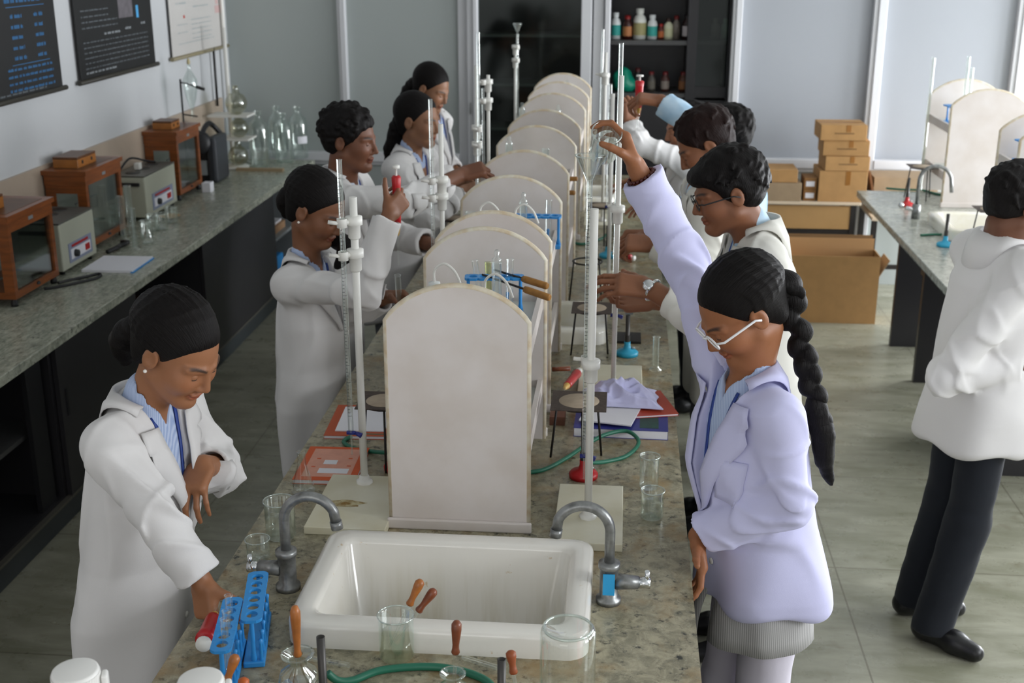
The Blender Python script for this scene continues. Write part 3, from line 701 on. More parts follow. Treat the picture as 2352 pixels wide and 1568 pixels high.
def head_paint(c, R, tone, s=1.0):
    base = np.array(srgb(tone)[:3]); lip = base*np.array([1.05, 0.62, 0.62]); dark = np.array([0.012, 0.009, 0.008])
    def P(v):
        q = (v-c) @ R/s; o = np.tile(base, (len(v), 1)); x, y, z = q[:, 0], np.abs(q[:, 1]), q[:, 2]
        near = (np.abs(q) < 0.16).all(1)
        ml = np.exp(-((z+.0595)/.0095)**4-(y/.021)**4)*(x > .075)*near
        o = o*(1-ml[:, None])+lip*ml[:, None]
        mm = np.exp(-((z+.0597)/.0018)**2-(y/.021)**4)*(x > .08)*near*0.6; o = o*(1-mm[:, None])
        zb = .0255+.006*np.sin(np.clip((y-.012)/.042, 0, 1)*PI*0.8)
        mb_ = np.exp(-((z-zb)/.0038)**4)*(1/(1+np.exp(-(y-.013)/.0015)))*(1/(1+np.exp((y-.053)/.002)))*(x > .04)*near*0.9
        o = o*(1-mb_[:, None])+dark*mb_[:, None]
        ck = np.exp(-((z+.02)/.03)**2-((y-.045)/.022)**2)*(x > .03)*near*0.25
        o = o*(1+ck[:, None]*np.array([.25, -.05, -.08]))
        return np.concatenate([np.clip(o, 0, 1), np.ones((len(v), 1))], 1)
    return P
def eyes(root_, c, R, tone, s=1.0, gaze=-0.45, closed=-0.25):
    ms = mat('lid_'+tone.strip('#'), tone, 0.5); Rm = Matrix([list(r) for r in R])
    for q in (-1, 1):
        o = Vector(c+R @ (np.array([.0775, q*.0325, .0050])*s)); r = 0.0118*s
        mb = MB().sphere((0, 0, 0), r, 14, 10); mb.mat(1)
        vs = []; N = 12                                                     # iris disc lying on the ball, looking down
        def pt(az, el, rr): return Vector((rr*math.cos(el)*math.cos(az), rr*math.cos(el)*math.sin(az), rr*math.sin(el)))
        ring = [pt(0.42*math.cos(2*PI*k/N), gaze+0.42*math.sin(2*PI*k/N), r*1.01) for k in range(N)]
        mb.add([pt(0, gaze, r*1.03)]+ring, [(0, 1+k, 1+(k+1) % N) for k in range(N)], True)
        mb.v = [tuple(Rm @ Vector(v)+o) for v in mb.v]
        e = mb.build('eye', [mat('eye_white', '#cfc8c0', 0.25), mat('dark_iris', '#120a07', 0.15)], root_)
        lid = MB(); vs = []; A, B = 12, 6
        for b in range(B+1):
            for a in range(A+1): vs.append(Rm @ pt(-1.25+2.5*a/A, closed+(1.4-closed)*b/B-0.25*abs(-1+2*a/A)**2*(1-b/B), r*1.10)+o)
        lid.add(vs, [(b*(A+1)+a, b*(A+1)+a+1, (b+1)*(A+1)+a+1, (b+1)*(A+1)+a) for b in range(B) for a in range(A)], True); lid.build('eyelid', ms, e)
        MB().tube([v*1.0 for v in vs[1:A]], 0.0011*s, 6).build('eyelashes', mat('lash_black', '#0a0807', 0.6), e)
def trace(sd, o, d, tmax=0.7, off=0.0):
    """march rays from points o along d until the surface"""
    o = np.array(o, float); t = np.zeros(len(o)); d = np.broadcast_to(np.array(d, float), o.shape)
    for _ in range(60):
        v = sd.ev(o+d*t[:, None]); t += np.clip(v, -0.02, 0.05)*0.8
        t = np.clip(t, 0, tmax)
    return o+d*t[:, None]-d*off
def patch(name, grid, m_, parent, thick=0.0035):
    """grid: array n x m x 3 -> solidified cloth piece"""
    n_, k_ = grid.shape[:2]; mb = MB()
    mb.add(grid.reshape(-1, 3), [(i*k_+j, i*k_+j+1, (i+1)*k_+j+1, (i+1)*k_+j) for i in range(n_-1) for j in range(k_-1)], True)
    return mb.build(name, m_, parent, solid=thick)
def interp_poly(pts, n_):
    P = np.array(pts, float); s = np.concatenate([[0], np.cumsum(np.linalg.norm(np.diff(P, axis=0), axis=1))]); s /= s[-1]
    q = np.linspace(0, 1, n_); return np.stack([np.interp(q, s, P[:, k]) for k in range(P.shape[1])], 1)
PEOPLE = {}
def person(key, label, hip, yaw, H, chest, head, hf, arms, hem, coat=None, tone='#8a5a3f', fem=True, res=0.004, hair='bun', hairm=None, width=1.0, depth=1.0,
           vneck=0.30, shirt=None, lower=None, hs=1.0, hup=(0, 0, 1), feet=None, collar=True, vopen=1.0, flare=1.0, sh_raise=(0, 0), sleeve=(0.0, 0.0), fold=1.0, shirt_detail=True, group=None):
    coat = coat or M_coat; shirt = shirt or M_shirt; lower = lower or M_trouser2; hairm = hairm or M_hair
    hip = V3(hip); chest = V3(chest); head = V3(head)
    fw = np.array([math.cos(yaw), math.sin(yaw), 0]); lf = np.array([-fw[1], fw[0], 0]); up = np.array([0, 0, 1.0])
    k = H/1.65
    root_ = empty('person', (hip[0], hip[1], 0), 0, label, 'person', group)
    def par(o): o.parent = root_; o.matrix_parent_inverse = Matrix.Translation((-hip[0], -hip[1], 0)); return o
    PX = {'root': root_, 'par': par, 'fw': fw, 'lf': lf}
    f = unit(hf); u = V3(hup); u = unit(u-(u @ f)*f); R = np.stack([f, np.cross(u, f), u], 1)
    PX['R'] = R; PX['head'] = head
    zs = chest[2]                                           # shoulder line height
    sh = {'L': chest+lf*0.148*k*width+up*(sh_raise[0]-0.028*k), 'R': chest-lf*0.148*k*width+up*(sh_raise[1]-0.028*k)}
    neck0 = chest+up*0.025*k; neck1 = head+R @ np.array([-.022, 0, -.075])*hs
    body = SDF(); head_ops(body, head, R, fem, hs)
    nr = 0.047 if fem else 0.054
    body.add(f_caps(neck0-up*0.03, neck1, nr*1.12*k, nr*k), 0.035)
    body.add(f_caps(chest-up*0.06*k+lf*0.06*k, chest-up*0.06*k-lf*0.06*k, 0.062*k, 0.062*k), 0.04)
    body.add(f_caps(hip, chest-up*0.12, 0.075*k, 0.07*k), 0.05)
    J = {}
    for side in 'LR':
        a = arms[side]; S_ = sh[side]; W_ = V3(a['w']); el = V3(a['e']) if 'e' in a else ik(S_, W_, a['pole'], 0.285*k, 0.25*k)
        J[side] = (S_, el, W_)
        body.add(f_caps(S_, el, 0.045*k, 0.038*k), 0.03); body.add(f_caps(el, W_, 0.038*k, 0.0255*k if fem else 0.029*k), 0.02)
        hs_ = a.get('hs', 1.0)*(0.94 if fem else 1.04)*k
        PX['hand'+side] = hand_ops(body, W_, a['d'], a['n'], side == 'R', CURL[a['c']] if isinstance(a['c'], str) else a['c'], a.get('t', (0.3, 0.3)), hs_, a.get('sp', 0.06))
    PX['J'] = J
    b = par(sdf_obj('body', body, res, M_skin, paint=head_paint(head, R, tone, hs)))
    eyes_root = empty('face', (0, 0, 0)); bpy.data.objects.remove(eyes_root)
    eyes(b, head, R, tone, hs)
    # ---- coat
    zc = zs; z0 = hem; lerp = lambda z: hip[:2]+(chest[:2]-hip[:2])*min(max((z-hip[2])/(zc-hip[2]), -0.3), 1.0)
    W_ = k*width; D_ = k*depth
    def stz(z, a, bb, df=0.0): c = lerp(z)+fw[:2]*df; return (z, c[0], c[1], a*W_, bb*D_)
    zw = hip[2]+0.10*k
    st_ = [stz(z0, 0.205*flare, 0.165*flare), stz(hip[2]-0.05, 0.195, 0.150), stz(zw, 0.172, 0.128), stz(zc-0.20*k, 0.172, 0.132, 0.012), stz(zc-0.09*k, 0.155, 0.112), stz(zc-0.01, 0.105, 0.080), stz(zc+0.035*k, 0.070, 0.062)]
    if z0 > hip[2]-0.06: st_.pop(1)
    cs = SDF(); cs.add(f_loft(st_, yaw, 0.03), 0)
    for i, side in enumerate('LR'):
        S_, el, Wr = J[side]; dr = unit(Wr-el); cut = Wr-dr*(0.018+sleeve[i])
        cs.add(f_caps(chest+up*0.005, S_, 0.052*k, 0.060*k), 0.05)
        cs.add(f_caps(S_, el, 0.060*k, 0.056*k), 0.045)
        cf, cc, cr = f_caps(el, Wr+dr*0.05, 0.058*k, 0.0535*k)
        fore = (lambda p, cf=cf, cut=cut, dr=dr: np.maximum(cf(p), (p-cut) @ dr))
        cs.add((fore, cc, cr), 0.02)
    core = [(J[s_][0], J[s_][1], J[s_][2]) for s_ in 'LR']
    def folds(p):
        o = np.zeros(len(p)); z = p[:, 2]
        cxy = np.stack([np.interp(z, [hip[2], zc], [hip[i], chest[i]]) for i in (0, 1)], 1)
        th = np.arctan2(p[:, 1]-cxy[:, 1], p[:, 0]-cxy[:, 0])
        ma = np.zeros(len(p))
        for (S_, el, Wr) in core:
            for a_, b_, amp in ((S_, el, 0.0105), (el, Wr, 0.0095)):
                ba = b_-a_; Ln = np.linalg.norm(ba); t = ((p-a_) @ ba)/(Ln*Ln); dist = np.linalg.norm(p-a_-np.clip(t, 0, 1)[:, None]*ba, axis=1)
                mask = np.exp(-(dist/0.085)**6)*np.clip((t+.28)/.25, 0, 1)*np.clip((1.35-t)/.25, 0, 1)*(1-0.75*np.clip((t-.70)/.2, 0, 1)*(amp < .010)); ma = np.maximum(ma, mask)
                ex = unit(np.cross(ba, up+0.01)); ph = ((p-a_) @ ex)
                s_ = t*Ln; w1 = np.abs(np.sin(PI*(s_*6.5+ph*10+0.6*wav(p, 10, 3))))
                el_w = np.exp(-((p-el)**2).sum(1)/0.012)*0.6+0.45
                o += mask*amp*el_w*(np.exp(-(w1/0.40)**2)*1.5-0.55)
        o += ma*0.0055*(np.exp(-(wav(p, 17, 31)/.13)**2)-.3)*(1-.6*np.clip((z-zc+.02)/.1, 0, 1))
        sk = np.clip((zw+0.05-z)/0.25, 0, 1)*(1-ma)
        o += sk*0.012*np.sin(th*5+1.6*np.sin(z*5)+1.2*wav(p, 5, 5))
        o += (1-ma)*(1-sk)*0.009*(np.exp(-(wav(p*np.array([1, 1, .75]), 12, 9)/0.16)**2)-0.35)
        o += 0.0025*wav(p, 26, 11)
        return -o*fold
    cs.disp(folds)
    smooth_coat = SDF(); smooth_coat.ops = [x for x in cs.ops if x[0] != 'd']
    # V opening and neck hole, hollow cuffs
    zv = zc-vneck*k*0.9; half = 0.062*k*vopen; fr0 = lerp(zc-0.1)
    def vcut(p):
        q = p-np.array([chest[0], chest[1], 0]); l_ = np.abs(q @ lf); fwd = q @ fw
        return np.maximum(np.maximum((l_*(zc+0.02-zv)-(p[:, 2]-zv)*half)/math.hypot(zc+0.02-zv, half), 0.0-fwd), np.maximum(fwd-.20, p[:, 2]-zc-.12))
    cs.sub((vcut, (chest+fw*0.1-up*0.1), 0.4), 0.006)
    nd = unit(neck1-neck0); cs.sub(f_caps(neck0-nd*0.01+fw*0.012, neck1+nd*0.12, 0.060*k, 0.085*k), 0.01)
    for i, side in enumerate('LR'):
        S_, el, Wr = J[side]; dr = unit(Wr-el); cs.sub(f_caps(Wr-dr*(0.075+sleeve[i]), Wr+dr*0.10, 0.038*k, 0.0425*k), 0.002)
    par(sdf_obj('lab_coat' if coat is not M_patch else 'shirt', cs, max(res*1.35, 0.0045), coat)); PX['coat'] = cs
    # ---- shirt below
    if shirt_detail:
        ss = SDF(); ss.add(f_loft([(z, x, y, a*0.86, bb*0.80) for z, x, y, a, bb in st_ if z > zw-0.01], yaw, 0.03), 0)
        ss.add(f_caps(neck0-up*0.02, neck0+nd*0.035, 0.062*k, 0.056*k), 0.02); ss.sub(f_caps(neck0+fw*0.01, neck1+nd*0.1+fw*0.012, 0.047*k, 0.055*k), 0.006)
        ss.sub((lambda p: np.maximum(np.abs((p-neck0) @ lf)-np.maximum((p[:, 2]-neck0[2]+0.05*k), 0)*0.45, 0.02-((p-neck0) @ fw)), neck0, 0.2), 0.004)
        par(sdf_obj('inner_shirt', ss, max(res*1.2, 0.004), shirt, smooth=3)); PX['shirt'] = ss
        def front(pts, sd=ss, off=0.003): # (l, z) in metres -> points on the front of a garment
            P = np.array([[chest[0], chest[1], 0]]*len(pts))+np.array([lf*a_ for a_, _ in pts])+np.array([up*z_ for _, z_ in pts])+fw*0.45
            return trace(sd, P, -fw, 0.7, off)
        PX['front'] = front
        for q in (-1, 1):
            A_ = front([(q*(0.048-0.045*t)*k, zc+0.01-t*(zc-zv-0.03)) for t in np.linspace(0, 1, 12)])
            B_ = A_+lf*0.011
            par(patch('lanyard', np.stack([A_, B_], 1), M_lan, None, 0.002))
    # ---- lapels and collar on the coat
    if collar:
        sc_ = smooth_coat
        def onc(l_, z_, off=0.007):
            P = np.array([chest[0], chest[1], 0])+np.outer(l_, lf)+np.outer(z_, up)+fw*0.45
            return trace(sc_, P, -fw, 0.7, off)
        for q in (-1, 1):
            inn = interp_poly([(0.000, zv-0.01), (half*0.45, zv+0.55*(zc-zv)), (half*0.95, zc-0.005)], 18)
            out = interp_poly([(0.012, zv-0.012), (half*0.75+0.040*k, zv+0.50*(zc-zv)), (half+0.062*k, zc-0.085*k), (half+0.045*k, zc-0.06*k), (half+0.070*k, zc-0.05*k), (half+0.055*k, zc+0.0)], 18)
            G = []
            for t in np.linspace(0, 1, 5):
                q2 = inn*(1-t)+out*t; bulge = 0.006+0.007*math.sin(PI*min(1, t*1.0))
                G.append(onc(q*q2[:, 0], q2[:, 1], bulge))
            par(patch('lapel', np.stack(G, 1), coat, None, 0.003))
        n_ = 30; G = []
        th = np.linspace(-2.05, 2.05, n_)
        dirs = -np.outer(np.cos(th), fw)+np.outer(np.sin(th), lf)
        rin = 0.060*k; c0 = neck0
        fr = np.clip((np.abs(th)-1.2)/0.85, 0, 1)[:, None]
        edge = c0+dirs*rin*1.05+up*0.045*k*(1-0.6*fr)+fw*0.012*fr
        base = c0+dirs*(rin*0.98)-up*0.01
        tops = c0+dirs*(rin+0.050*k)+up*0.25
        outp = trace(sc_, tops, -up, 0.5, 0.010)
        mid = edge*0.5+outp*0.5+dirs*0.010+up*0.008
        par(patch('collar', np.stack([base, edge*0.97+base*0.03, edge+dirs*0.006, mid, outp], 1), coat, None, 0.003))
    # ---- legs
    ft = feet or [hip[:2]+lf[:2]*0.09, hip[:2]-lf[:2]*0.09]
    ls = SDF()
    for q, (fx, fy) in zip((1, -1), [(a[0], a[1]) for a in ft]):
        hp = hip+lf*q*0.075*k-up*0.04; an = np.array([fx, fy, 0.07]); kn = (hp+an)/2+fw*0.03
        ls.add(f_caps(hp, kn, 0.080*k, 0.070*k), 0.02); ls.add(f_caps(kn, an, 0.074*k, 0.068*k), 0.02)
    ls.add(f_caps(hip+lf*0.05, hip-lf*0.05, 0.095*k, 0.095*k), 0.05); ls.cut(f_half((0, 0, 0.055), (0, 0, -1)), 0.005)
    ls.disp(lambda p: 0.004*wav(p*np.array([1, 1, .5]), 16, 4)+0.002*wav(p, 40, 8))
    par(sdf_obj('trousers', ls, 0.009, lower)); PX['legs'] = ls
    for a_ in ft:
        fx, fy = a_[0], a_[1]; fw_ = unit([a_[2], a_[3], 0]) if len(a_) > 3 else fw
        p = np.array([fx, fy, 0]); s2 = SDF()
        s2.add(f_caps(p-fw_*0.035+up*0.045, p+fw_*0.09+up*0.04, 0.042, 0.04), 0); s2.add(f_caps(p+fw_*0.09+up*0.036, p+fw_*0.165+up*0.03, 0.043, 0.032), 0.02)
        s2.add(f_caps(p-fw_*0.02+up*0.05, p-fw_*0.015+up*0.10, 0.042, 0.04), 0.02); s2.cut(f_half((0, 0, 0.0), (0, 0, -1)), 0.003)
        par(sdf_obj('shoe', s2, 0.007, M_shoe))
    # ---- hair
    L = lambda x, y, z: head+R @ (np.array([x, y, z])*hs)
    hd = SDF()
    inf = {'short': .014, 'curly': .020, 'fringe': .018}.get(hair, .015)
    hc = -.029 if fem else -.023
    hd.add(f_ell(L(hc, 0, .040), np.array([.098+inf, .078+inf*(0.5 if fem else 0.75), .086+inf])*hs, R), 0)
    if hair in ('short', 'curly', 'fringe'):
        hd.add(f_ell(L(-.060, 0, -.015), np.array([.050, .066, .060])*hs, R), 0.02)
    else:
        hd.add(f_ell(L(-.062, 0, -.035), np.array([.042, .056, .065])*hs, R), 0.03)
    nx, nz, cc_ = (.79, -.61, .024) if hair not in ('short', 'fringe', 'curly') else (.80, -.60, .026)
    pl = R @ np.array([nx, 0, nz]); hd.cut(f_half(head+pl*cc_*hs, pl), 0.035)
    if hair == 'fringe': hd.add(f_ell(L(.055, 0, .075), np.array([.052, .068, .035])*hs, R), 0.02)
    hd.cut(f_half(L(0, 0, -.092 if fem else -.072), R @ np.array([-.15, 0, -1.0])), 0.01)
    for q in (-1, 1): hd.sub(f_ell(L(-.008, q*.088, -.010), np.array([.024, .022, .036])*hs, R), 0.010)
    rg = np.random.RandomState(len(label))
    if hair in ('short', 'fringe', 'curly'):
        N_ = {'short': 150, 'fringe': 190, 'curly': 230}[hair]
        for _ in range(N_):
            d_ = rg.randn(3); d_ /= np.linalg.norm(d_)
            if d_[0]*nx+d_[2]*nz > .42 or d_[2] < -.45 or abs(d_[1]) > .9 and d_[2] < .1: continue
            b_ = np.array([hc, 0, .040])+d_*np.array([.098+inf, .078+inf*.8, .086+inf])*.97
            if hair == 'curly': hd.add(f_ell(L(*(b_+d_*.002)), np.full(3, rg.uniform(.007, .012))*hs), .004)
            else:
                fl_ = np.array([.55, d_[1]*.6, -.5])+rg.randn(3)*.35; fl_ -= d_*(fl_ @ d_)*.8; e_ = b_+fl_*rg.uniform(.018, .034)+d_*rg.uniform(.0, .007)
                hd.add(f_caps(L(*b_), L(*e_), .0085*hs, .0030*hs), .005)
    else:
        bun_ = unit([-.93, 0, -.12]); rad_ = np.array([.098+inf, .078+inf*0.5, .086+inf])
        for i_ in range(64 if res < .0042 else 0):
            s_ = (i_+.5)/64*2-1; q_ = s_*2.05                       # start points along the hairline, ear to ear over the forehead
            d0 = unit([.52-.40*abs(math.sin(q_))**2, math.sin(q_)*.92, .62*math.cos(q_)+.10]); pts_ = []
            lift = rg.uniform(.0, .006); om = math.acos(np.clip(d0 @ bun_, -1, 1))
            for t_ in np.linspace(0.04, .97, 8):
                dd = (math.sin((1-t_)*om)*d0+math.sin(t_*om)*bun_)/math.sin(om)
                pts_.append(L(*(np.array([hc, 0, .040])+dd*(rad_*(0.985)+lift*math.sin(PI*t_)))))
            for a_, b_ in zip(pts_[:-1], pts_[1:]): hd.add(f_caps(a_, b_, .0034*hs, .0034*hs), .003)
    def strands(p):
        q = (p-head) @ R; az = np.arctan2(q[:, 1], q[:, 2]-0.02); pol = np.arctan2(q[:, 0]+.06, np.hypot(q[:, 1], q[:, 2]))
        if hair == 'curly': return -0.005*np.abs(wav(p, 75, 21))-0.003*wav(p, 130, 5)
        if hair in ('short', 'fringe'): return -0.004*wav(p*np.array([1, 1, .5]), 80, 2)-0.0015*wav(p, 160, 6)
        return -0.0005*np.sin(az*70+4*wav(q, 20, 2))-0.0012*wav(p, 30, 3)
    hd.disp(strands)
    hobj = par(sdf_obj('hair', hd, max(res, 0.0035), hairm)); PX['hairobj'] = hobj
    vv = np.empty(len(hobj.data.vertices)*3, np.float32); hobj.data.vertices.foreach_get('co', vv); q = (vv.reshape(-1, 3)-head) @ R
    if fem: fl = np.stack([np.arctan2(q[:, 1], q[:, 2]+.02)*26, np.arctan2(q[:, 0]+.02, np.hypot(q[:, 1], q[:, 2]))*1.6, q[:, 2]*4], 1)
    else: fl = np.stack([np.arctan2(q[:, 1], q[:, 0]+.03)*16, np.arctan2(q[:, 2], np.hypot(q[:, 1], q[:, 0]))*2.2, q[:, 0]*8], 1)
    hobj.data.attributes.new('flow', 'FLOAT_VECTOR', 'POINT').data.foreach_set('vector', fl.astype(np.float32).ravel())
    PX['L'] = L; PX['hip'] = hip; PX['k'] = k; PX['zc'] = zc; PX['chest'] = chest; PX['body'] = b
    PEOPLE[key] = PX
    return PX
def strand_part(name, pts, radii, m_, PX, amp=0.004, twist=False, res=0.004):
    s = SDF(); C = catmull(pts, 4); rr = np.interp(np.linspace(0, len(pts)-1, len(C)), range(len(pts)), radii)
    for i in range(len(C)-1): s.add(f_caps(C[i], C[i+1], rr[i], rr[i+1]), 0.004)
    if twist:                                            # plait: bulging lobes alternating left and right
        tot = 0.0; s = SDF()
        for i in range(len(C)-1):
            t = (C[i+1]-C[i]).normalized(); sd_ = t.cross(Vector((0, 1, 0.2))).normalized(); q = 1 if i % 2 else -1
            s.add(f_ell(C[i]+sd_*rr[i]*0.35*q, (rr[i]*0.95, rr[i]*0.9, rr[i]*1.25), np.array(rot_to(t+sd_*0.5*q))), 0.003)
    s.disp(lambda p: -amp*0.5*wav(p, 90, 4)-amp*0.4*wav(p, 45, 14))
    o = PX['par'](sdf_obj(name, s, res, m_)); vv = np.empty(len(o.data.vertices)*3, np.float32); o.data.vertices.foreach_get('co', vv); vv = vv.reshape(-1, 3)
    CA = np.array([list(c) for c in C]); ix = ((vv[:, None]-CA[None])**2).sum(2).argmin(1); dl = vv-CA[ix]
    fl = np.stack([np.arctan2(dl[:, 0], dl[:, 1])*7, ix*0.25, dl[:, 2]*10], 1)
    o.data.attributes.new('flow', 'FLOAT_VECTOR', 'POINT').data.foreach_set('vector', fl.astype(np.float32).ravel())
    return o
# ------------------------------------------------------------------ the people of the photo
pa = lambda px, py, y: at_y(px, py, y)
# young woman on the left, reaching for test tubes
g1 = person('g1', 'young woman in long white coat at the near left, reaching down to blue racks',
    hip=(-1.20, 2.66, 0.86), yaw=-0.22, H=1.60, chest=(-1.13, 2.64, 1.325), head=pa(408, 806, 2.62), hf=(0.80, -0.30, -0.60),
    arms={'R': dict(w=pa(464, 1335, 2.42), e=pa(350, 1172, 2.43), d=(0.16, -0.30, -0.9), n=(0.5, 0.75, -0.2), c='pinch', t=(0.2, 0.9)),
          'L': dict(w=pa(468, 1066, 2.67), e=pa(512, 1082, 2.82), d=(-0.10, -0.90, -0.42), n=(0.05, 0.45, -0.9), c=[(.55, .45, .2), (.75, .5, .25), (.8, .5, .25), (.75, .5, .25)], t=(0.5, 0.1), sp=0.32)},
    hem=0.42, tone='#9a6848', res=0.0032, vneck=0.30, sleeve=(0.03, 0.0), flare=0.86)
# young woman on the right with raised arm
g2 = person('g2', 'young woman with white glasses and long plait, raising a beaker over a funnel',
    hip=(0.395, 2.93, 0.86), yaw=PI+0.42, H=1.66, chest=(0.325, 2.90, 1.345), head=pa(1702, 716, 2.88), hf=(-0.74, -0.26, -0.62),
    arms={'L': dict(w=pa(1604, 1230, 2.80), e=pa(1815, 1150, 2.74), d=(0.15, -0.42, -0.90), n=(-0.92, -0.05, -0.2), c=[(.22, .45, .3), (.28, .5, .3), (.34, .5, .3), (.4, .5, .3)], t=(0.55, -0.15), sp=0.1),
          'R': dict(w=pa(1462, 385, 3.06), e=pa(1575, 600, 3.10), d=(-0.35, 0.35, 0.87), n=(-0.90, -0.10, -0.40), c=[(.45, .75, .5), (.45, .8, .5), (.5, .8, .5), (.55, .85, .5)], t=(0.5, 0.55))},
    hem=0.755, coat=M_coatL, tone='#95603f', res=0.0032, vneck=0.36, vopen=1.25, sh_raise=(0, 0.05), sleeve=(0.0, 0.01), lower=M_salwar, depth=1.12, flare=0.95, fold=1.0)
# second young woman on the left, with a pipette
g3 = person('g3', 'young woman in white coat on the left side, working with a raised red pipette',
    hip=(-1.115, 4.14, 0.85), yaw=-0.25, H=1.58, chest=(-1.105, 4.12, 1.30), head=pa(728, 482, 4.10), hf=(0.83, -0.28, -0.48),
    arms={'R': dict(w=pa(893, 492, 3.98), e=pa(838, 672, 3.90), d=(0.50, 0.60, 0.55), n=(-0.62, 0.66, -0.1), c='grip', t=(0.2, -0.1)),
          'L': dict(w=pa(888, 682, 4.16), e=pa(790, 730, 4.28), d=(0.95, -0.2, 0.15), n=(-0.1, -0.6, -0.7), c='grip', t=(0.3, 0.5))},
    hem=0.50, tone='#7f543b', res=0.004, vneck=0.24, sleeve=(0.0, 0.0), flare=0.80, depth=0.92, width=0.95)
# tall boy on the left
b4 = person('b4', 'boy with short curly black hair in white coat, one forearm stretched towards a burette stand',
    hip=(-1.23, 4.80, 0.95), yaw=-0.12, H=1.76, chest=(-1.13, 4.80, 1.47), head=pa(806, 322, 4.77), hf=(0.96, -0.20, -0.16), fem=False,
    arms={'R': dict(w=pa(1058, 402, 4.98), e=pa(920, 468, 4.66), d=(0.93, 0.25, 0.25), n=(0.1, 0.5, -0.8), c='grip', t=(0.4, 0.4)),
          'L': dict(w=pa(985, 560, 5.00), e=pa(900, 540, 5.12), d=(0.8, 0, -0.3), n=(0, -0.4, -0.9), c='relaxed')},
    hem=0.55, tone='#714833', res=0.0045, hair='curly', vneck=0.30, sleeve=(0.0, 0.11), shirt=M_shirtw)
g5 = person('g5', 'young woman with black pony tail in white coat, standing behind the curly haired boy',
    hip=(-1.14, 5.86, 0.88), yaw=-0.30, H=1.66, chest=(-1.03, 5.86, 1.40), head=pa(962, 278, 5.84), hf=(0.90, -0.34, -0.18),
    arms={'R': dict(w=pa(1058, 440, 5.86), pole=(-0.3, -0.6, -0.5), d=(0.9, 0.1, 0.3), n=(0, 0.4, -0.9), c='grip'),
          'L': dict(w=pa(1062, 420, 6.02), pole=(-0.2, 0.6, -0.6), d=(0.9, -0.1, 0.2), n=(0, -0.6, -0.7), c='grip')},
    hem=0.6, tone='#8f664c', res=0.005, vneck=0.30)
g6 = person('g6', 'farthest young woman on the left side, head bent over the bench',
    hip=(-1.16, 6.92, 0.90), yaw=-0.25, H=1.70, chest=(-1.10, 6.92, 1.44), head=pa(992, 204, 6.90), hf=(0.82, -0.36, -0.46),
    arms={'R': dict(w=pa(1035, 400, 6.85), pole=(-0.3, -0.6, -0.5), d=(0.9, 0.1, -0.2), n=(0, 0.4, -0.9), c='relaxed'),
          'L': dict(w=pa(1050, 395, 7.1), pole=(-0.2, 0.6, -0.6), d=(0.9, -0.1, 0), n=(0, -0.6, -0.7), c='relaxed')},
    hem=0.6, tone='#8f664c', res=0.005, vneck=0.30)
# boys on the right
b7 = person('b7', 'boy with glasses and wrist watch in an off white coat',
    hip=(0.46, 3.88, 0.95), yaw=PI+0.10, H=1.76, chest=(0.43, 3.86, 1.50), head=pa(1672, 442, 3.84), hf=(-0.93, -0.12, -0.34), fem=False, hs=1.03,
    arms={'L': dict(w=pa(1492, 662, 3.74), e=pa(1622, 742, 3.62), d=(-0.95, 0.0, 0.12), n=(-0.1, 0.55, -0.8), c='relaxed', t=(0.3, 0.3)),
          'R': dict(w=pa(1500, 690, 4.02), pole=(0.4, 0.4, -0.8), d=(-0.95, -0.15, -0.05), n=(0, -0.5, 0.8), c='cup')},
    hem=0.6, coat=M_coatO, tone='#86573c', res=0.004, hair='fringe', vneck=0.26, sleeve=(0.06, 0.06), shirt=M_patch, lower=M_trouser)
b8 = person('b8', 'boy with reddish black hair, bent over the bench behind the boy with glasses',
    hip=(0.43, 4.84, 0.95), yaw=PI+0.05, H=1.76, chest=(0.32, 4.82, 1.47), head=pa(1620, 332, 4.80), hf=(-0.80, -0.02, -0.60), fem=False, hs=1.06,
    arms={'L': dict(w=pa(1500, 560, 4.62), pole=(0.3, -0.5, -0.7), d=(-0.95, 0.1, 0.0), n=(0, 0.5, -0.8), c='grip'),
          'R': dict(w=pa(1490, 540, 4.95), pole=(0.3, 0.6, -0.7), d=(-0.95, -0.1, 0.0), n=(0, -0.5, -0.8), c='grip')},
    hem=0.6, coat=M_coatO, tone='#8a5a3f', res=0.0045, hair='short', hairm=M_hair2, vneck=0.26, shirt=M_patch)
b9 = person('b9', 'boy in a pale blue patterned shirt at the back right, holding up a pipette',
    hip=(0.55, 5.50, 0.90), yaw=PI+0.05, H=1.70, chest=(0.53, 5.50, 1.42), head=pa(1668, 312, 5.48), hf=(-0.97, 0.10, -0.2), fem=False,
    arms={'L': dict(w=pa(1518, 232, 5.38), e=pa(1612, 300, 5.28), d=(-0.9, -0.05, 0.12), n=(-0.1, 0.3, -0.9), c='grip', t=(0.3, 0.5)),
          'R': dict(w=pa(1530, 470, 5.7), pole=(0.3, 0.6, -0.7), d=(-0.95, 0, 0), n=(0, -0.5, -0.8), c='relaxed')},
    hem=0.75, coat=M_patch, tone='#8a5a3f', res=0.005, hair='short', vneck=0.16, collar=True, width=1.05, sleeve=(0.0, 0.0), shirt=M_shirtw)
b10 = person('b10', 'farthest person on the right side in white coat, one forearm raised',
    hip=(0.43, 6.28, 0.88), yaw=PI+0.15, H=1.66, chest=(0.31, 6.26, 1.38), head=pa(1577, 295, 6.22), hf=(-0.93, -0.25, -0.25), fem=False,
    arms={'L': dict(w=pa(1449, 284, 6.10), e=pa(1462, 330, 6.02), d=(-0.05, 0.1, 1.0), n=(-0.5, 0.8, 0), c='grip'),
          'R': dict(w=pa(1480, 420, 6.4), pole=(0.3, 0.6, -0.7), d=(-0.95, 0, 0), n=(0, -0.5, -0.8), c='relaxed')},
    hem=0.6, tone='#9a6a50', res=0.005, hair='short', vneck=0.26, lower=M_trouser)
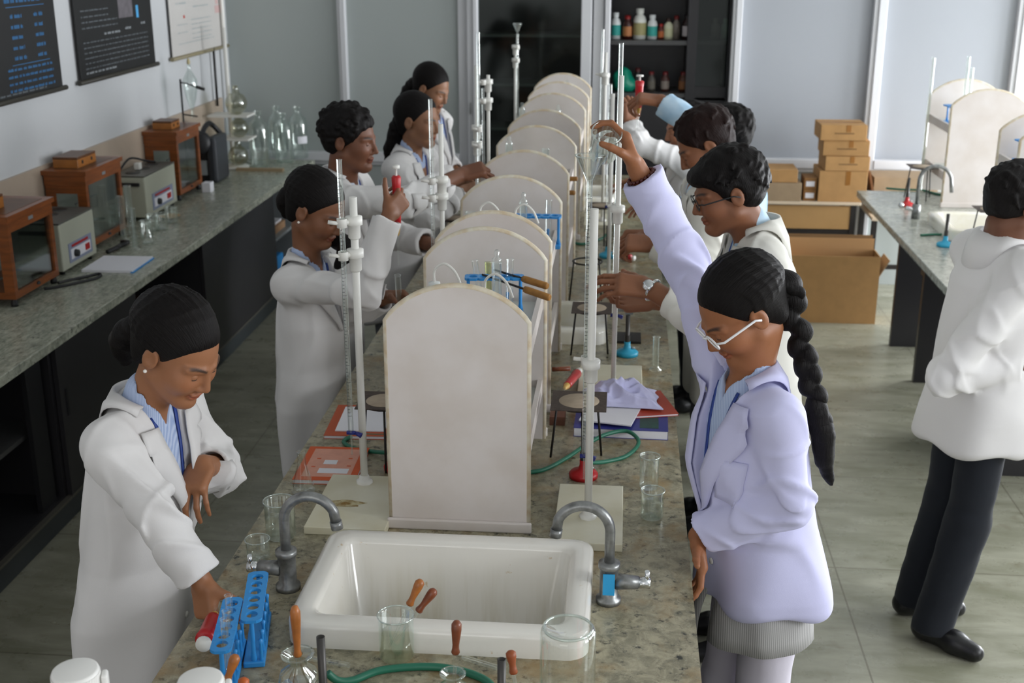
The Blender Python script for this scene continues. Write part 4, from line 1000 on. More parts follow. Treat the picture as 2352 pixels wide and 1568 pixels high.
# man at the right edge
m11 = person('m11', 'man in white coat and dark trousers at the right edge, his back half turned',
    hip=(1.24, 4.06, 0.93), yaw=0.30, H=1.72, chest=(1.25, 4.06, 1.425), head=pa(2338, 470, 4.05), hf=(0.88, 0.30, -0.32), fem=False,
    arms={'R': dict(w=pa(2335, 835, 3.95), e=pa(2168, 870, 3.86), d=(0.95, 0.1, 0.1), n=(0.1, 0.6, 0.7), c='cup', t=(0.4, 0.4)),
          'L': dict(w=(1.50, 4.20, 1.20), pole=(0.2, 0.6, -0.7), d=(0.9, -0.2, 0.3), n=(0, -0.7, 0.5), c='cup')},
    hem=0.755, tone='#6a4430', res=0.004, hair='short', vneck=0.26, shirt=M_shirtw, lower=M_trouser, feet=[(1.13, 4.16, 1, 0.05), (1.155, 3.97, 0.75, -0.66)], depth=1.12, fold=0.9)
# ---- small things worn
def bun(PX, pts, rr, name='hair_bun', amp=0.008, m_=None, twist=False): return strand_part(name, pts, rr, m_ or M_hair, PX, amp, twist)
Lh = g1['L']
bun(g1, [Lh(-.095, 0, -.02), Lh(-.120, 0, -.045), Lh(-.135, .005, -.085), Lh(-.130, .01, -.120), Lh(-.115, .01, -.145)], [.028, .036, .038, .030, .012])
def earrings(PX, qs=(-1, 1)):
    for q in qs: PX['par'](MB().sphere(PX['L'](-.004, q*.088, -.034), 0.0045).build('earring', mat('pearl', '#efe9e0', 0.15)))
earrings(g1); earrings(g3)
Lh = g2['L']
strand_part('plait', [Lh(-.085, 0, -.01), Lh(-.115, -.005, -.035), Vector(pa(1838, 790, 2.90)), Vector(pa(1862, 880, 2.88)), Vector(pa(1885, 980, 2.86))], [.042, .036, .026, .025, .024], M_hair, g2, 0.005, True)
strand_part('pony_tail', [Vector(pa(1872, 930, 2.87)), Vector(pa(1892, 1000, 2.86)), Vector(pa(1895, 1060, 2.86)), Vector(pa(1910, 1110, 2.86))], [.026, .03, .022, .006], M_hair, g2, 0.006)
strand_part('loose_curl', [Lh(-.10, 0, .03), Vector(pa(1815, 662, 2.9)), Vector(pa(1840, 672, 2.9)), Vector(pa(1838, 690, 2.9))], [.022, .016, .010, .004], M_hair, g2, 0.004)
Lh = g3['L']; bun(g3, [Lh(-.085, 0, .0), Lh(-.115, 0, -.015), Lh(-.120, 0, -.045), Lh(-.10, 0, -.08)], [.03, .036, .034, .02])
strand_part('front_tress', [Lh(.0, .06, -.10), Vector(pa(790, 560, 4.14)), Vector(pa(792, 585, 4.08)), Vector(pa(775, 612, 4.05))], [.03, .034, .03, .012], M_hair, g3, 0.005)
Lh = g5['L']; bun(g5, [Lh(-.09, 0, -.02), Lh(-.11, 0, -.06), Lh(-.115, 0, -.11), Lh(-.13, -.01, -.17), Lh(-.14, -.01, -.24)], [.04, .045, .042, .034, .01], 'pony_tail')
Lh = g6['L']; bun(g6, [Lh(-.09, 0, .0), Lh(-.115, 0, -.04), Lh(-.13, 0, -.09), Lh(-.15, 0, -.16)], [.035, .042, .04, .015], 'pony_tail')
def glasses(PX, frame, w_=0.030, hh=0.017, tip=-.020, r=0.0024):
    L = PX['L']; mb = MB()
    for q in (-1, 1):
        ring = [L(.104, q*.034+w_*math.cos(t), .004+hh*math.sin(t)) for t in np.linspace(0, 2*PI, 20, endpoint=False)]
        mb.tube(ring, r*0.8, 6, closed=True)
        mb.tube([L(.102, q*.064, .010), L(.088, q*.078, .008), L(.0, q*.090, .006), L(tip, q*.090, -.004)], r, 6)
    mb.tube([L(.104, -.006, .008), L(.112, 0, .011), L(.104, .006, .008)], r*0.8, 6)
    g = PX['par'](mb.build('glasses', frame)); ln = MB()
    for q in (-1, 1):
        c = [L(.104, q*.034+w_*math.cos(t)*.96, .004+hh*math.sin(t)*.96) for t in np.linspace(0, 2*PI, 20, endpoint=False)]
        ln.add(c, [tuple(range(20))])
    ln.build('lenses', glass('lens_glass', (0.97, 0.98, 0.98), 0.3, 0.03), g)
    return g
glasses(g2, mat('white_frames', '#f2f2f4', 0.25), tip=-.012, r=0.0032)
glasses(b7, mat('dark_frames', '#1d2022', 0.3))
# watch and bracelet follow their wrists
def wrist_band(PX, side, name, m_, rad, r, back=0.02, n_=24, beads=False):
    S_, el, Wr = PX['J'][side]; d = unit(Wr-el); c = Vector(Wr-d*back); R = rot_to(d)
    pts = [c+R @ Vector((rad*math.cos(t), rad*math.sin(t), 0)) for t in np.linspace(0, 2*PI, n_, endpoint=False)]
    mb = MB()
    if beads:
        for p in pts: mb.sphere(p, r, 8, 6)
    else: mb.tube(pts, r, 8, closed=True)
    return PX['par'](mb.build(name, m_)), c, R
wrist_band(g2, 'R', 'bead_bracelet', mat('dark_red_beads', '#4a1510', 0.35), 0.034, 0.0052, 0.025, 20, True)
wt, c, R_ = wrist_band(b7, 'L', 'wrist_watch', M_chrome, 0.033, 0.006, 0.012)
S_, el, Wr = b7['J']['L']; n_ = unit(np.cross(unit(Wr-el), (0, 0, 1))); n_ = -n_ if n_[1] > 0 else n_; n_ = unit(n_+np.array([0, 0, 0.8]))
MB().lathe([(0, 0.012), (0.017, 0.012), (0.019, 0.008), (0.019, 0.0)], 24, c+Vector(n_)*0.030, R=rot_to(n_)).build('dial', M_chrome, wt)
# striped kurta hem showing under the coat of the woman with the plait
hp = g2['hip']; fw2, lf2 = g2['fw'], g2['lf']
for th0, th1 in ((-2.5, 0.0), (0.25, 2.6), (2.75, 3.6)):
    G = []
    for th in np.linspace(th0, th1, 18):
        col_ = []
        for z, sc_ in ((0.80, 0.80), (0.74, 0.93), (0.70, 0.98), (0.665, 1.0)):
            p = np.array([hp[0]-0.02, hp[1], z])+fw2*math.cos(th)*0.160*sc_+lf2*math.sin(th)*0.182*sc_+0.004*math.sin(th*9); p[2] = z; col_.append(p)
        G.append(col_)
    g2['par'](patch('kurta_hem', np.array(G), M_kurta, None, 0.004))

def coat_patch(PX, name, l0, l1, z0, z1, m_, n_=7):
    sd = PX['coat']; fw, lf, ch = PX['fw'], PX['lf'], PX['chest']; G = []
    for z in np.linspace(z0, z1, n_):
        P = np.array([ch[0], ch[1], 0])+np.outer(np.linspace(l0, l1, n_), lf)+np.array([0, 0, z])+fw*0.45; G.append(trace(sd, P, -fw, 0.7, .0035))
    return PX['par'](patch(name, np.array(G), m_, None, .003))
coat_patch(g2, 'breast_pocket', .065, .135, 1.09, 1.20, M_coatL)
coat_patch(g1, 'breast_pocket', .06, .13, 1.07, 1.17, M_coat)
for PX, zz in ((g1, (1.02, .90, .78)), (g2, (1.0, .88))):
    for z in zz:
        P = np.array([[PX['chest'][0], PX['chest'][1], 0]])+PX['lf']*.012+np.array([0, 0, z])+PX['fw']*.45
        c = trace(PX['coat'], P, -PX['fw'], .7, .002)[0]
        PX['par'](MB().lathe([(0, .003), (.008, .003), (.009, 0)], 14, c, R=rot_to(PX['fw'])).build('button', M_plastic))
# ------------------------------------------------------------------ apparatus on the middle bench
BT = 0.90
def bz(px, py, z=BT): return at_z(px, py, z)
# taps at the big sink
def make_tap(x, y, side, label, sticker=False):
    e = empty('gooseneck_tap', (x, y, BT), 0, label, 'tap', 'taps at the big sink')
    MB().lathe([(0.030, 0), (0.030, .012), (0.022, .016), (0.022, .09), (0.026, .092), (0.026, .105), (0.016, .108)], 20, cap0=True, cap1=True).build('body', M_metal, e)
    pts = [(0, 0, .10), (0, 0, .185)]+[(-side*(0.064-0.064*math.cos(t)), 0, .185+.064*math.sin(t)) for t in np.linspace(0.15, PI*0.86, 14)]
    pts.append((pts[-1][0]-side*0.004, 0, pts[-1][2]-0.025))
    sp = MB().tube(pts, 0.0125, 14).build('spout', M_metal, e)
    MB().tube([pts[-1], (pts[-1][0]-side*.003, 0, pts[-1][2]-.02)], 0.0145, 14).build('nozzle', M_metal, sp)
    v = MB().tube([(side*.015, 0, .055), (side*.07, 0, .055)], [.020, .016], 14).build('valve', M_metal, e)
    mb = MB().tube([(side*.07, 0, .055), (side*.098, 0, .055)], .014, 14); mb.rod((side*.09, 0, .055), (side*.09, -.005, .088), .006)
    mb.build('handle', M_chrome, v)
    if sticker: MB().box(-.014, .014, -.0245, -.0215, .03, .085).build('blue_sticker', mat('blue_label', '#2fa3dd', 0.5), e)
make_tap(-0.785, 2.585, -1, 'grey gooseneck tap left of the big sink')
make_tap(-0.005, 2.593, 1, 'grey gooseneck tap with a blue sticker, right of the big sink', True)
# burette stands
def ticks(mb, c, r, z0, z1, step=0.01):
    z = z0; i = 0
    while z < z1:
        L = 0.7 if i % 5 == 0 else 0.4
        for k in range(6):
            a0 = -2.2+k*L*0.35; p = lambda a, zz: (c[0]+r*math.cos(a), c[1]+r*math.sin(a), zz)
            mb.add([p(a0, z), p(a0+L*.3, z), p(a0+L*.3, z+.0012), p(a0, z+.0012)], [(0, 1, 2, 3)])
        z += step; i += 1
M_tick = mat('scale_black', '#2b2b2b', 0.6)
def make_stand(rx, ry, base, ztop, bur, label, clamps=(1.40,), near=False, bl='', cock=True):
    """white rod on a plate (base: x0,x1,y0,y1) with one burette (dx, dy, ztop, zbottom)"""
    e = empty('burette_stand', (rx, ry, BT), 0, label, 'burette stand', 'burette stands on the middle bench')
    x0, x1, y0, y1 = base
    pl = MB().box(x0-rx, x1-rx, y0-ry, y1-ry, 0, .022).build('base_plate', M_stand, e, bevel=.002)
    MB().lathe([(.024, .022), (.024, .030), (.016, .033), (.014, .045), (.009, .046)], 8, (0, 0, 0), cap1=True).build('foot_nut', M_plastic, pl)
    MB().tube([(0, 0, .022), (0, 0, ztop-BT)], .0105 if near else .0088, 14).build('rod', M_plastic, e)
    dx, dy, zt, zb = bur
    for zc in clamps:
        z = zc-BT; cl = MB().lathe([(.012, -.05), (.017, -.045), (.017, -.012), (.0235, -.01), (.0235, .012), (.012, .014)], 12, (0, 0, z), cap0=True, cap1=True)
        cl.build('clamp', M_plastic, e)
        d = MB().tube([(0, 0, z), (dx*1.2, dy*1.2, z)], .008, 8).lathe([(.014, -.012), (.014, .012)], 14, (dx, dy, z)).lathe([(.009, -.012), (.014, -.012)], 14, (dx, dy, z)).tube([(dx*1.2, dy*1.2, z), (dx*1.2-.03, dy*1.2-.005, z+.004)], .0055, 8)
        d.build('clamp_jaw', M_plastic, e)
    b = empty('burette', (rx+dx, ry+dy, zb), 0, bl, 'burette', 'burettes held by the stands')
    h = zt-zb
    MB().lathe([(.0025, .0), (.003, .06), (.0075, .075), (.0075, h-.004), (.0085, h)], 18).build('glass_tube', M_bur, b)
    s = MB(); ticks(s, (0, 0), .0078, .12, h-.03, 0.01 if near else 0.025); s.build('scale_marks', M_tick, b)
    if cock: MB().tube([(-.012, 0, .068), (.012, 0, .068)], .006, 10).tube([(.012, 0, .068), (.030, -.004, .062)], [.005, .008], 8).build('stopcock', mat('dark_blue_plastic', '#20287a', 0.4), b)
    if near: MB().lathe([(.0, .13), (.0062, .13), (.0062, h*.55), (0, h*.55)], 14).build('liquid', M_water, b)
    return e, b
M_stand = mat('ivory_board', '#dedbc8', 0.45, noise=0.1, nscale=6, col2='#cfc9ae'); M_bur = glass('burette_glass', (0.965, 0.975, 0.975), 0.8, 0.14)
stA, _b = make_stand(-.715, 3.16, (-.82, -.60, 2.87, 3.21), 1.755, (-.026, -.03, 1.86, 1.02), 'white burette stand on a stained ivory plate left of the nearest shelf rack', (1.69, 1.60), True, bl='glass burette with black scale on the left near stand, before the girl with the pipette')
sp_ = [c_ for c_ in stA.children if c_.name.startswith('base_plate')][0]
MB().add([(-.025+.05*math.cos(t)*(1+.3*math.sin(5*t)), -.14+.022*math.sin(t), .0225) for t in np.linspace(0, 2*PI, 20, endpoint=False)], [tuple(range(20))]).build('brown_stain', mat('brown_stain', '#8a6a30', 0.7, noise=0.5, nscale=60, col2='#c9c09a'), sp_)
make_stand(-.067, 2.995, (-.155, .027, 2.845, 3.205), 1.77, (-.014, .03, 1.835, 1.02), 'white burette stand on a square ivory plate beside the right tap, topped by a funnel', (1.36,), True, bl='glass burette with water under the funnel, behind the white rod of the right near stand')
make_stand(-.012, 4.04, (-.135, .09, 3.92, 4.26), 1.99, (-.004, .035, 2.09, 1.10), 'white burette stand on an ivory plate behind the books on the right', (1.55,), bl='tall glass burette on the stand behind the books on the right')
p = at_y(1408, 215, 5.4); make_stand(p.x, 5.4, (p.x-.1, p.x+.1, 5.3, 5.62), p.z, (-.012, .03, p.z+.04, 1.2), 'white burette stand on the right side, in front of the boy in the patterned shirt', (1.6,), bl='glass burette on the stand before the boy in the patterned shirt')
p = at_y(1392, 120, 6.7); make_stand(p.x, 6.7, (p.x-.1, p.x+.1, 6.6, 6.9), p.z, (-.02, .03, p.z+.12, 1.2), 'white burette stand farthest away on the right side of the bench', (1.72,), bl='glass burette on the farthest stand on the right side')
p = at_y(1012, 285, 4.25); make_stand(p.x, 4.25, (p.x-.1, p.x+.1, 4.1, 4.4), p.z, (-.030, -.03, p.z+.09, 1.18), 'white burette stand between the girl with the pipette and the shelf racks', (1.60, 1.54), bl='glass burette on the stand between the girl with the pipette and the racks')
p = at_y(1094, 150, 5.25); make_stand(p.x, 5.25, (p.x-.12, p.x+.08, 5.15, 5.45), p.z, (.012, -.035, p.z+.14, 1.25), 'white burette stand gripped by the curly haired boy', (1.64, 1.57), bl='tall glass burette on the stand gripped by the curly haired boy')
p = at_y(1121, 172, 6.05); make_stand(p.x, 6.05, (p.x-.1, p.x+.1, 5.95, 6.25), p.z, (-.022, -.03, p.z-.06, 1.2), 'shorter white burette stand just right of the one gripped by the boy', (1.75, 1.66), bl='short glass burette on the stand right of the one gripped by the boy')
p = at_y(1184, 125, 7.78); _, bI = make_stand(p.x, 7.78, (p.x-.08, p.x+.05, 7.63, 7.93), p.z, (.014, -.025, p.z+.13, 1.2), 'white burette stand with a tall glass funnel in front of the dark door', (1.78, 1.70), bl='glass burette carrying a small funnel in front of the dark door')
def make_funnel(loc, R, h, stem, label, tube_r=.005):
    e = empty('glass_funnel', loc, 0, label, 'funnel')
    MB().lathe([(tube_r, 0), (tube_r, stem), (R*.95, stem+h), (R, stem+h+.004), (R*.97, stem+h+.005), (R*.92, stem+h), (tube_r*.6, stem+.004)], 28).build('cone', M_glass, e)
    MB().tube([(R*math.cos(t), R*math.sin(t), stem+h+.004) for t in np.linspace(0, 2*PI, 28, endpoint=False)], .0016, 6, closed=True).build('rim', M_glass, e)
    return e
make_funnel((-.081, 3.025, 1.79), .038, .068, .036, 'clear glass funnel in the top of the right burette, under the tilted beaker')
make_funnel((bI.location.x, bI.location.y, bI.location.z+1.0-.0), .030, .05, .03, 'small glass funnel on the tall burette in front of the dark door')
bpy.data.objects[bI.name]
# the funnel of the far burette sits in its mouth
for o in S.objects:
    if o.name == 'glass_funnel.001':
        ztop = max((v.co.z for v in bI.children[0].data.vertices)); o.location.z = bI.location.z+ztop-.025
# tripods
def make_tripod(c, label, s=0.14, gauze=True, rz=0.2, h=0.2):
    e = empty('tripod_stand', (c[0], c[1], BT), rz, label, 'tripod', 'iron tripods')
    MB().tube([(s*.42*math.cos(t), s*.42*math.sin(t), h-.008) for t in np.linspace(0, 2*PI, 24, endpoint=False)], .004, 6, closed=True).build('ring', M_black, e)
    for k in range(3):
        t = 2*PI*k/3+.5; MB().rod((s*.42*math.cos(t), s*.42*math.sin(t), h-.008), (s*.55*math.cos(t), s*.55*math.sin(t), .0), .0036).build('leg', M_black, e)
    if gauze:
        g = tag(MB().box(c[0]-s/2, c[0]+s/2, c[1]-s/2, c[1]+s/2, BT+h-.003, BT+h-.0005).mat(1).lathe([(0, .0006), (s*.36, .0006), (s*.37, -.001)], 28, (c[0], c[1], BT+h)).build('wire_gauze', [mat('rusty_gauze', '#4d4038', 0.7, noise=0.4, nscale=80), mat('ceramic_disc', '#b5a48f', 0.8, noise=0.2, nscale=20)]), 'gauze with ceramic disc on the '+' '.join(label.split()[:10]).rstrip(','), 'gauze', 'wire gauzes on tripods')
make_tripod((-.11, 3.41), 'black iron tripod to the right of the nearest shelf rack', 0.165)
make_tripod((-.69, 3.36), 'black iron tripod half hidden left of the nearest shelf rack', 0.15)
q = bz(1322, 705, 1.1); make_tripod((-.10, q.y), 'black iron tripod beside the hands of the boy with the watch', 0.15)
q = bz(1310, 595, 1.1); make_tripod((-.14, q.y), 'bare iron tripod behind the one near the watch', 0.15, False)
q = bz(1355, 470, 1.1); make_tripod((-.10, q.y), 'far iron tripod beside the third shelf rack, right side', 0.15)
q = bz(1048, 500, 1.1); make_tripod((q.x, q.y), 'iron tripod left of the second shelf rack', 0.15)
# bunsen burners
def make_burner(x, y, z, m_, label, tube=.11, rz=0.0, group='bunsen burners'):
    e = empty('bunsen_burner', (x, y, z), rz, label, 'burner', group)
    MB().lathe([(.042, 0), (.043, .012), (.038, .018), (.016, .026), (.012, .04), (.012, .055)], 28, cap0=True, cap1=True).build('foot', m_, e)
    MB().lathe([(.0085, .05), (.0085, .05+tube), (.0068, .05+tube), (.0068, .06)], 16).lathe([(.0105, .055), (.0105, .08)], 16).build('burner_tube', M_gun, e)
    MB().tube([(.01, 0, .03), (.03, 0, .03)], .005, 8).build('gas_inlet', M_metal, e)
M_gun = mat('gunmetal', '#4a4846', 0.4, metal=0.7)
make_burner(-.09, 3.305, BT, M_red, 'red footed bunsen burner under the right near tripod')
make_burner(-.645, 3.31, BT, M_red, 'red footed bunsen burner peeking out left of the nearest rack')
q = bz(1440, 815); make_burner(q.x, q.y, BT, M_cyan, 'blue footed bunsen burner behind the right ivory plate')
q = at_y(740, 1530, 2.06); make_burner(q.x, q.y, BT, M_red, 'red bunsen burner with a dark tube in front of the big sink, left', .15)
q = at_y(1152, 1525, 2.06); make_burner(q.x, q.y, BT, M_red, 'red bunsen burner with a dark tube in front of the big sink, right', .12)
q = bz(1395, 590); make_burner(q.x, q.y, BT, M_cyan, 'blue footed burner beyond the hands of the boy with the watch')
def hose(pts, label, r=.0065, z=None, m_=None):
    P = [bz(a, b, BT+r+(c if c else 0)) for a, b, c in pts]
    o = tag(MB().tube(catmull(P, 8), r, 10).build('rubber_hose', m_ or M_green), label, 'hose', 'green rubber hoses')
    return o
hose([(1205, 1085, 0), (1250, 1078, 0), (1300, 1052, 0), (1345, 1022, .01), (1390, 998, .02), (1440, 990, .02), (1467, 1015, .01), (1440, 1046, 0), (1390, 1060, 0), (1356, 1062, .02)], 'dark green hose curling from the right near tripod over the books')
hose([(1000, 985, 0), (895, 1000, 0), (820, 1000, 0), (790, 1012, 0), (805, 1026, 0), (850, 1036, 0), (900, 1040, .02)], 'dark green hose looping behind the left burette stand')
hose([(752, 1545, .03), (775, 1562, .01), (810, 1562, 0), (870, 1540, 0), (950, 1531, 0), (1020, 1533, 0), (1085, 1548, 0), (1130, 1575, 0), (1160, 1640, 0)], 'bright green hose bending across the bench in front of the big sink', .0085)
hose([(1285, 535, 0), (1330, 560, 0), (1380, 548, 0), (1400, 530, .03)], 'dark green hose near the far right tripod')
# books and papers
def book(cx, cy, w_, d, z, t, rz, cover, label, pages=True):
    e = empty('book', (cx, cy, z), rz, label, 'book')
    MB().box(-w_/2, w_/2, -d/2, d/2, 0, .0015).box(-w_/2, w_/2, -d/2, d/2, t-.0015, t).build('cover', cover, e)
    MB().box(-w_/2+.002, w_/2-.002, -d/2+.002, d/2-.002, .0015, t-.0015).build('pages', M_paper, e)
    return e
M_orange = mat('orange_cover', '#d2561c', 0.5)
ob = book(-.845, 3.305, .185, .245, BT, .014, .03, M_orange, 'orange exercise book with pale printed panel, at the bench edge on the left')
MB().box(-.072, .072, -.10, .105, .0141, .0145).build('printed_panel', mat('salmon_print', '#dfa08a', 0.6, noise=0.1, nscale=30), ob)
MB().box(-.03, .06, -.075, -.04, .0146, .0149).box(-.025, .015, -.01, .02, .0146, .0149).build('white_label', M_paper, ob)
for x, y in ((-.045, .03), (.05, .035), (-.05, -.03), (.055, -.02)): MB().box(x-.006, x+.006, y-.003, y+.003, .0146, .0149).build('printed_mark', M_orange, ob)
book(-.83, 3.66, .20, .27, BT, .012, .05, mat('rust_cover', '#b5502a', 0.5), 'white topped notebook with an orange edge behind the left burette stand')
tag(MB().box(-.90, -.74, 3.56, 3.77, BT+.0125, BT+.016, Matrix.Rotation(.06, 3, 'Z')).build('paper_sheet', M_paper), 'white sheets lying on the notebook behind the left burette stand', 'papers')
bk = book(.02, 3.76, .30, .30, BT, .03, -.02, mat('violet_cover', '#2f3482', 0.45), 'thick book with a violet blue cover on the right side of the bench')
MB().box(.06, .12, -.13, .02, .0301, .0305).build('cover_picture', mat('dark_green_print', '#1d4a40', 0.5, noise=0.4, nscale=40), bk)
book(.10, 3.83, .16, .22, BT+.031, .008, .25, mat('red_orange_cover', '#b2402a', 0.5), 'red orange booklet lying on the violet blue book')
tag(MB().box(-.10, .07, 3.63, 3.82, BT+.0395, BT+.044, Matrix.Rotation(-.2, 3, 'Z')).build('paper_sheet', M_paper), 'white leaflet with a blue mark on the violet blue book', 'papers')
# crumpled cloth
cn = 64; G = np.zeros((cn, cn, 3)); U = np.linspace(-1, 1, cn)
uu, vv = np.meshgrid(U, U, indexing='ij'); pw_ = np.stack([uu.ravel(), vv.ravel(), 0*uu.ravel()], 1)
rid = (1-np.abs(wav(pw_, 4.2, 8))*2.2).reshape(cn, cn); rid2 = (1-np.abs(wav(pw_, 8.5, 18))*2.2).reshape(cn, cn); edge = np.clip(1-np.maximum(np.abs(uu), np.abs(vv))**3, 0, 1)
G[:, :, 0] = .015+uu*.125+.02*wav(pw_, 3, 2).reshape(cn, cn); G[:, :, 1] = 3.845+vv*.085+.018*wav(pw_, 3.3, 4).reshape(cn, cn)
G[:, :, 2] = BT+.048+edge*(.022+.040*np.clip(rid, 0, 1)+.014*np.clip(rid2, 0, 1))*np.exp(-(uu**2+vv**2)*.5)
tag(patch('crumpled_cloth', G, M_coatL, None, .002), 'crumpled white cloth heaped on the books on the right', 'cloth')
tag(MB().box(-.215, -.165, 3.70, 3.78, BT, BT+.03).build('wooden_block', mat('reddish_wood', '#6b4433', 0.6)), 'reddish wooden block between shelf rack and right tripod', 'block')
# pipettes (red bodied)
def pipette(tip, top, label, s=1.0, group=None):
    """red handled pipette: tip -> top axis"""
    tip, top = Vector(tip), Vector(top); d = (top-tip); L_ = d.length; R = rot_to(d)
    e = empty('micropipette', tip, 0, label, 'pipette', group); k = L_
    MB().lathe([(.012*s, .42*k), (.013*s, .48*k), (.015*s, .80*k), (.017*s, .88*k), (.012*s, .90*k), (0, .90*k)], 16, R=R, cap0=True).build('body', M_red, e)
    MB().lathe([(.002*s, .30*k), (.006*s, .32*k), (.011*s, .42*k)], 14, R=R, cap0=True).build('cone', mat('amber_plastic', '#c9a04a', 0.4), e)
    MB().lathe([(.0012*s, 0), (.004*s, .20*k), (.0055*s, .31*k)], 12, R=R).build('tip', M_glass, e)
    MB().lathe([(.004*s, .90*k), (.004*s, .965*k), (.013*s, .97*k), (.013*s, k), (0, k)], 16, R=R).build('plunger', M_plastic, e)
    return e
hR, _t = g3['handR']; hc_ = Vector(g3['J']['R'][2]+hR @ np.array([.075, 0, .034])); ax_ = Vector((at_y(906, 372, hc_.y)-at_y(914, 645, hc_.y))).normalized()
pipette(hc_-ax_*.235, hc_+ax_*.115, 'red pipette with white plunger held upright by the girl on the left')
pipette(at_y(1463, 300, 5.46), at_y(1470, 172, 5.46), 'red pipette with long white plunger held up at the back right', 1.2)
pipette(bz(1278, 915, BT+.21), bz(1330, 852, BT+.03), 'red pipette leaning on the right near tripod')
e = pipette(at_y(505, 1380, 2.42), at_y(467, 1480, 2.19), 'red pipette with white round end by the fist of the girl at the near left', 1.3)
q = bz(1420, 590, BT+.02); pipette((q.x-.08, q.y+.1, BT+.02), (q.x+.08, q.y-.02, BT+.02), 'red pipette lying by the blue folder at the back right')
tag(MB().box(-.02, .10, 5.12, 5.3, BT, BT+.025).build('plastic_case', M_red, bevel=.004), 'red case on the bench in front of the boy with reddish hair', 'case')
tag(MB().box(-.01, .09, 5.14, 5.28, BT+.0255, BT+.04).build('paper_pad', mat('pale_blue_paper', '#bfd3e4', 0.7)), 'pale blue pad on top of the red case', 'papers')
# beakers, flasks, cylinders
def beaker(c, r, h, label, fill=0.0, liq=None, z=BT, group=None, R=None, n_=28):
    e = empty('glass_beaker', (c[0], c[1], z), 0, label, 'beaker', group)
    MB().lathe([(0, .002), (r*.9, .002), (r, .008), (r, h-.006), (r*1.06, h), (r*1.03, h+.001), (r*.96, h-.006), (r*.96, .010), (r*.86, .004), (0, .004)], n_, R=R).build('glass', M_glass, e)
    rim = MB().tube([(Vector((r*1.05*math.cos(t), r*1.05*math.sin(t), h)) if R is None else R @ Vector((r*1.05*math.cos(t), r*1.05*math.sin(t), h))) for t in np.linspace(0, 2*PI, n_, endpoint=False)], .0018, 6, closed=True)
    rim.build('rim', mat('rim_glass', '#c9d2cf', 0.15), e) if False else rim.build('rim', glass('rim_glass', (.90, .94, .92), .85, .30), e)
    if fill: MB().lathe([(0, .005), (r*.94, .006), (r*.94, h*fill), (0, h*fill)], n_, R=R).build('liquid', liq or M_water, e)
    return e
q = bz(646, 1232); beaker(q, .040, .105, 'glass beaker half full of clear liquid behind the left tap', .62)
q = bz(594, 1282); beaker(q, .030, .055, 'small empty glass beaker at the bench edge near the left tap')
q = bz(1497, 1188); beaker(q, .031, .082, 'glass beaker of cloudy liquid on the right of the ivory plate', .6, liquid('cloudy_liquid', (.90, .91, .89)))
q = bz(912, 1508); beaker(q, .0385, .105, 'glass beaker with pale yellow liquid and two wooden handled droppers, in front of the sink', .5, M_yellowish)
bk_q = q
q = bz(1490, 1120); beaker((q.x, q.y), .028, .10, 'faint tall glass beaker behind the cloudy one')
def flask(c, r, h, label, z=BT, group=None, liq=None):
    e = empty('conical_flask', (c[0], c[1], z), 0, label, 'flask', group)
    MB().lathe([(0, .002), (r, .003), (r, .010), (r*.36, h*.68), (r*.34, h*.96), (r*.42, h), (r*.36, h)], 26).build('glass', M_glass, e)
    if liq: MB().lathe([(0, .004), (r*.97, .005), (r*.75, h*.28), (0, h*.28)], 24).build('liquid', liq, e)
    return e
q = bz(697, 1128); flask(q, .034, .125, 'clear conical flask standing before the orange exercise book')
def tube(a, b, r, label, group=None, m_=None):
    a, b = Vector(a), Vector(b); L_ = (b-a).length; R = rot_to(b-a); e = empty('test_tube', a, 0, label, 'test tube', group)
    MB().lathe([(0, 0), (r*.6, r*.25), (r, r), (r, L_-.003), (r*1.15, L_), (r*.9, L_)], 16, R=R).build('glass', m_ or M_glass, e)
    return e
def cylinder(c, r, h, label, z=BT, group=None, stopper=False):
    e = empty('measuring_cylinder', (c[0], c[1], z), 0, label, 'cylinder', group)
    MB().lathe([(r*1.9, 0), (r*1.9, .006), (r*1.1, .012), (r, .02), (r, h-.004), (r*1.2, h), (r*.9, h), (r*.88, .02), (0, .018)], 22).build('glass', M_glass, e)
    if stopper: MB().lathe([(r*.9, h), (r*1.0, h+.01), (r*.4, h+.016), (r*.6, h+.03), (r*.3, h+.036)], 16, cap1=True).build('stopper', M_glass, e)
    return e
q = bz(1505, 850); cylinder((q.x, q.y), .012, .13, 'slim measuring cylinder on the bench edge behind the woman with the plait')
# the beaker in the raised hand
hR, _t = g2['handR']; axd = Vector((0.13, -0.64, 0.76)).normalized(); bc_ = Vector(g2['J']['R'][2]+hR @ np.array([.085, .012, .054]))-axd*.05
beaker((bc_.x, bc_.y), .036, .088, 'tilted glass beaker of clear water in the raised hand, over the funnel', .42, M_water, bc_.z, None, rot_to(axd))
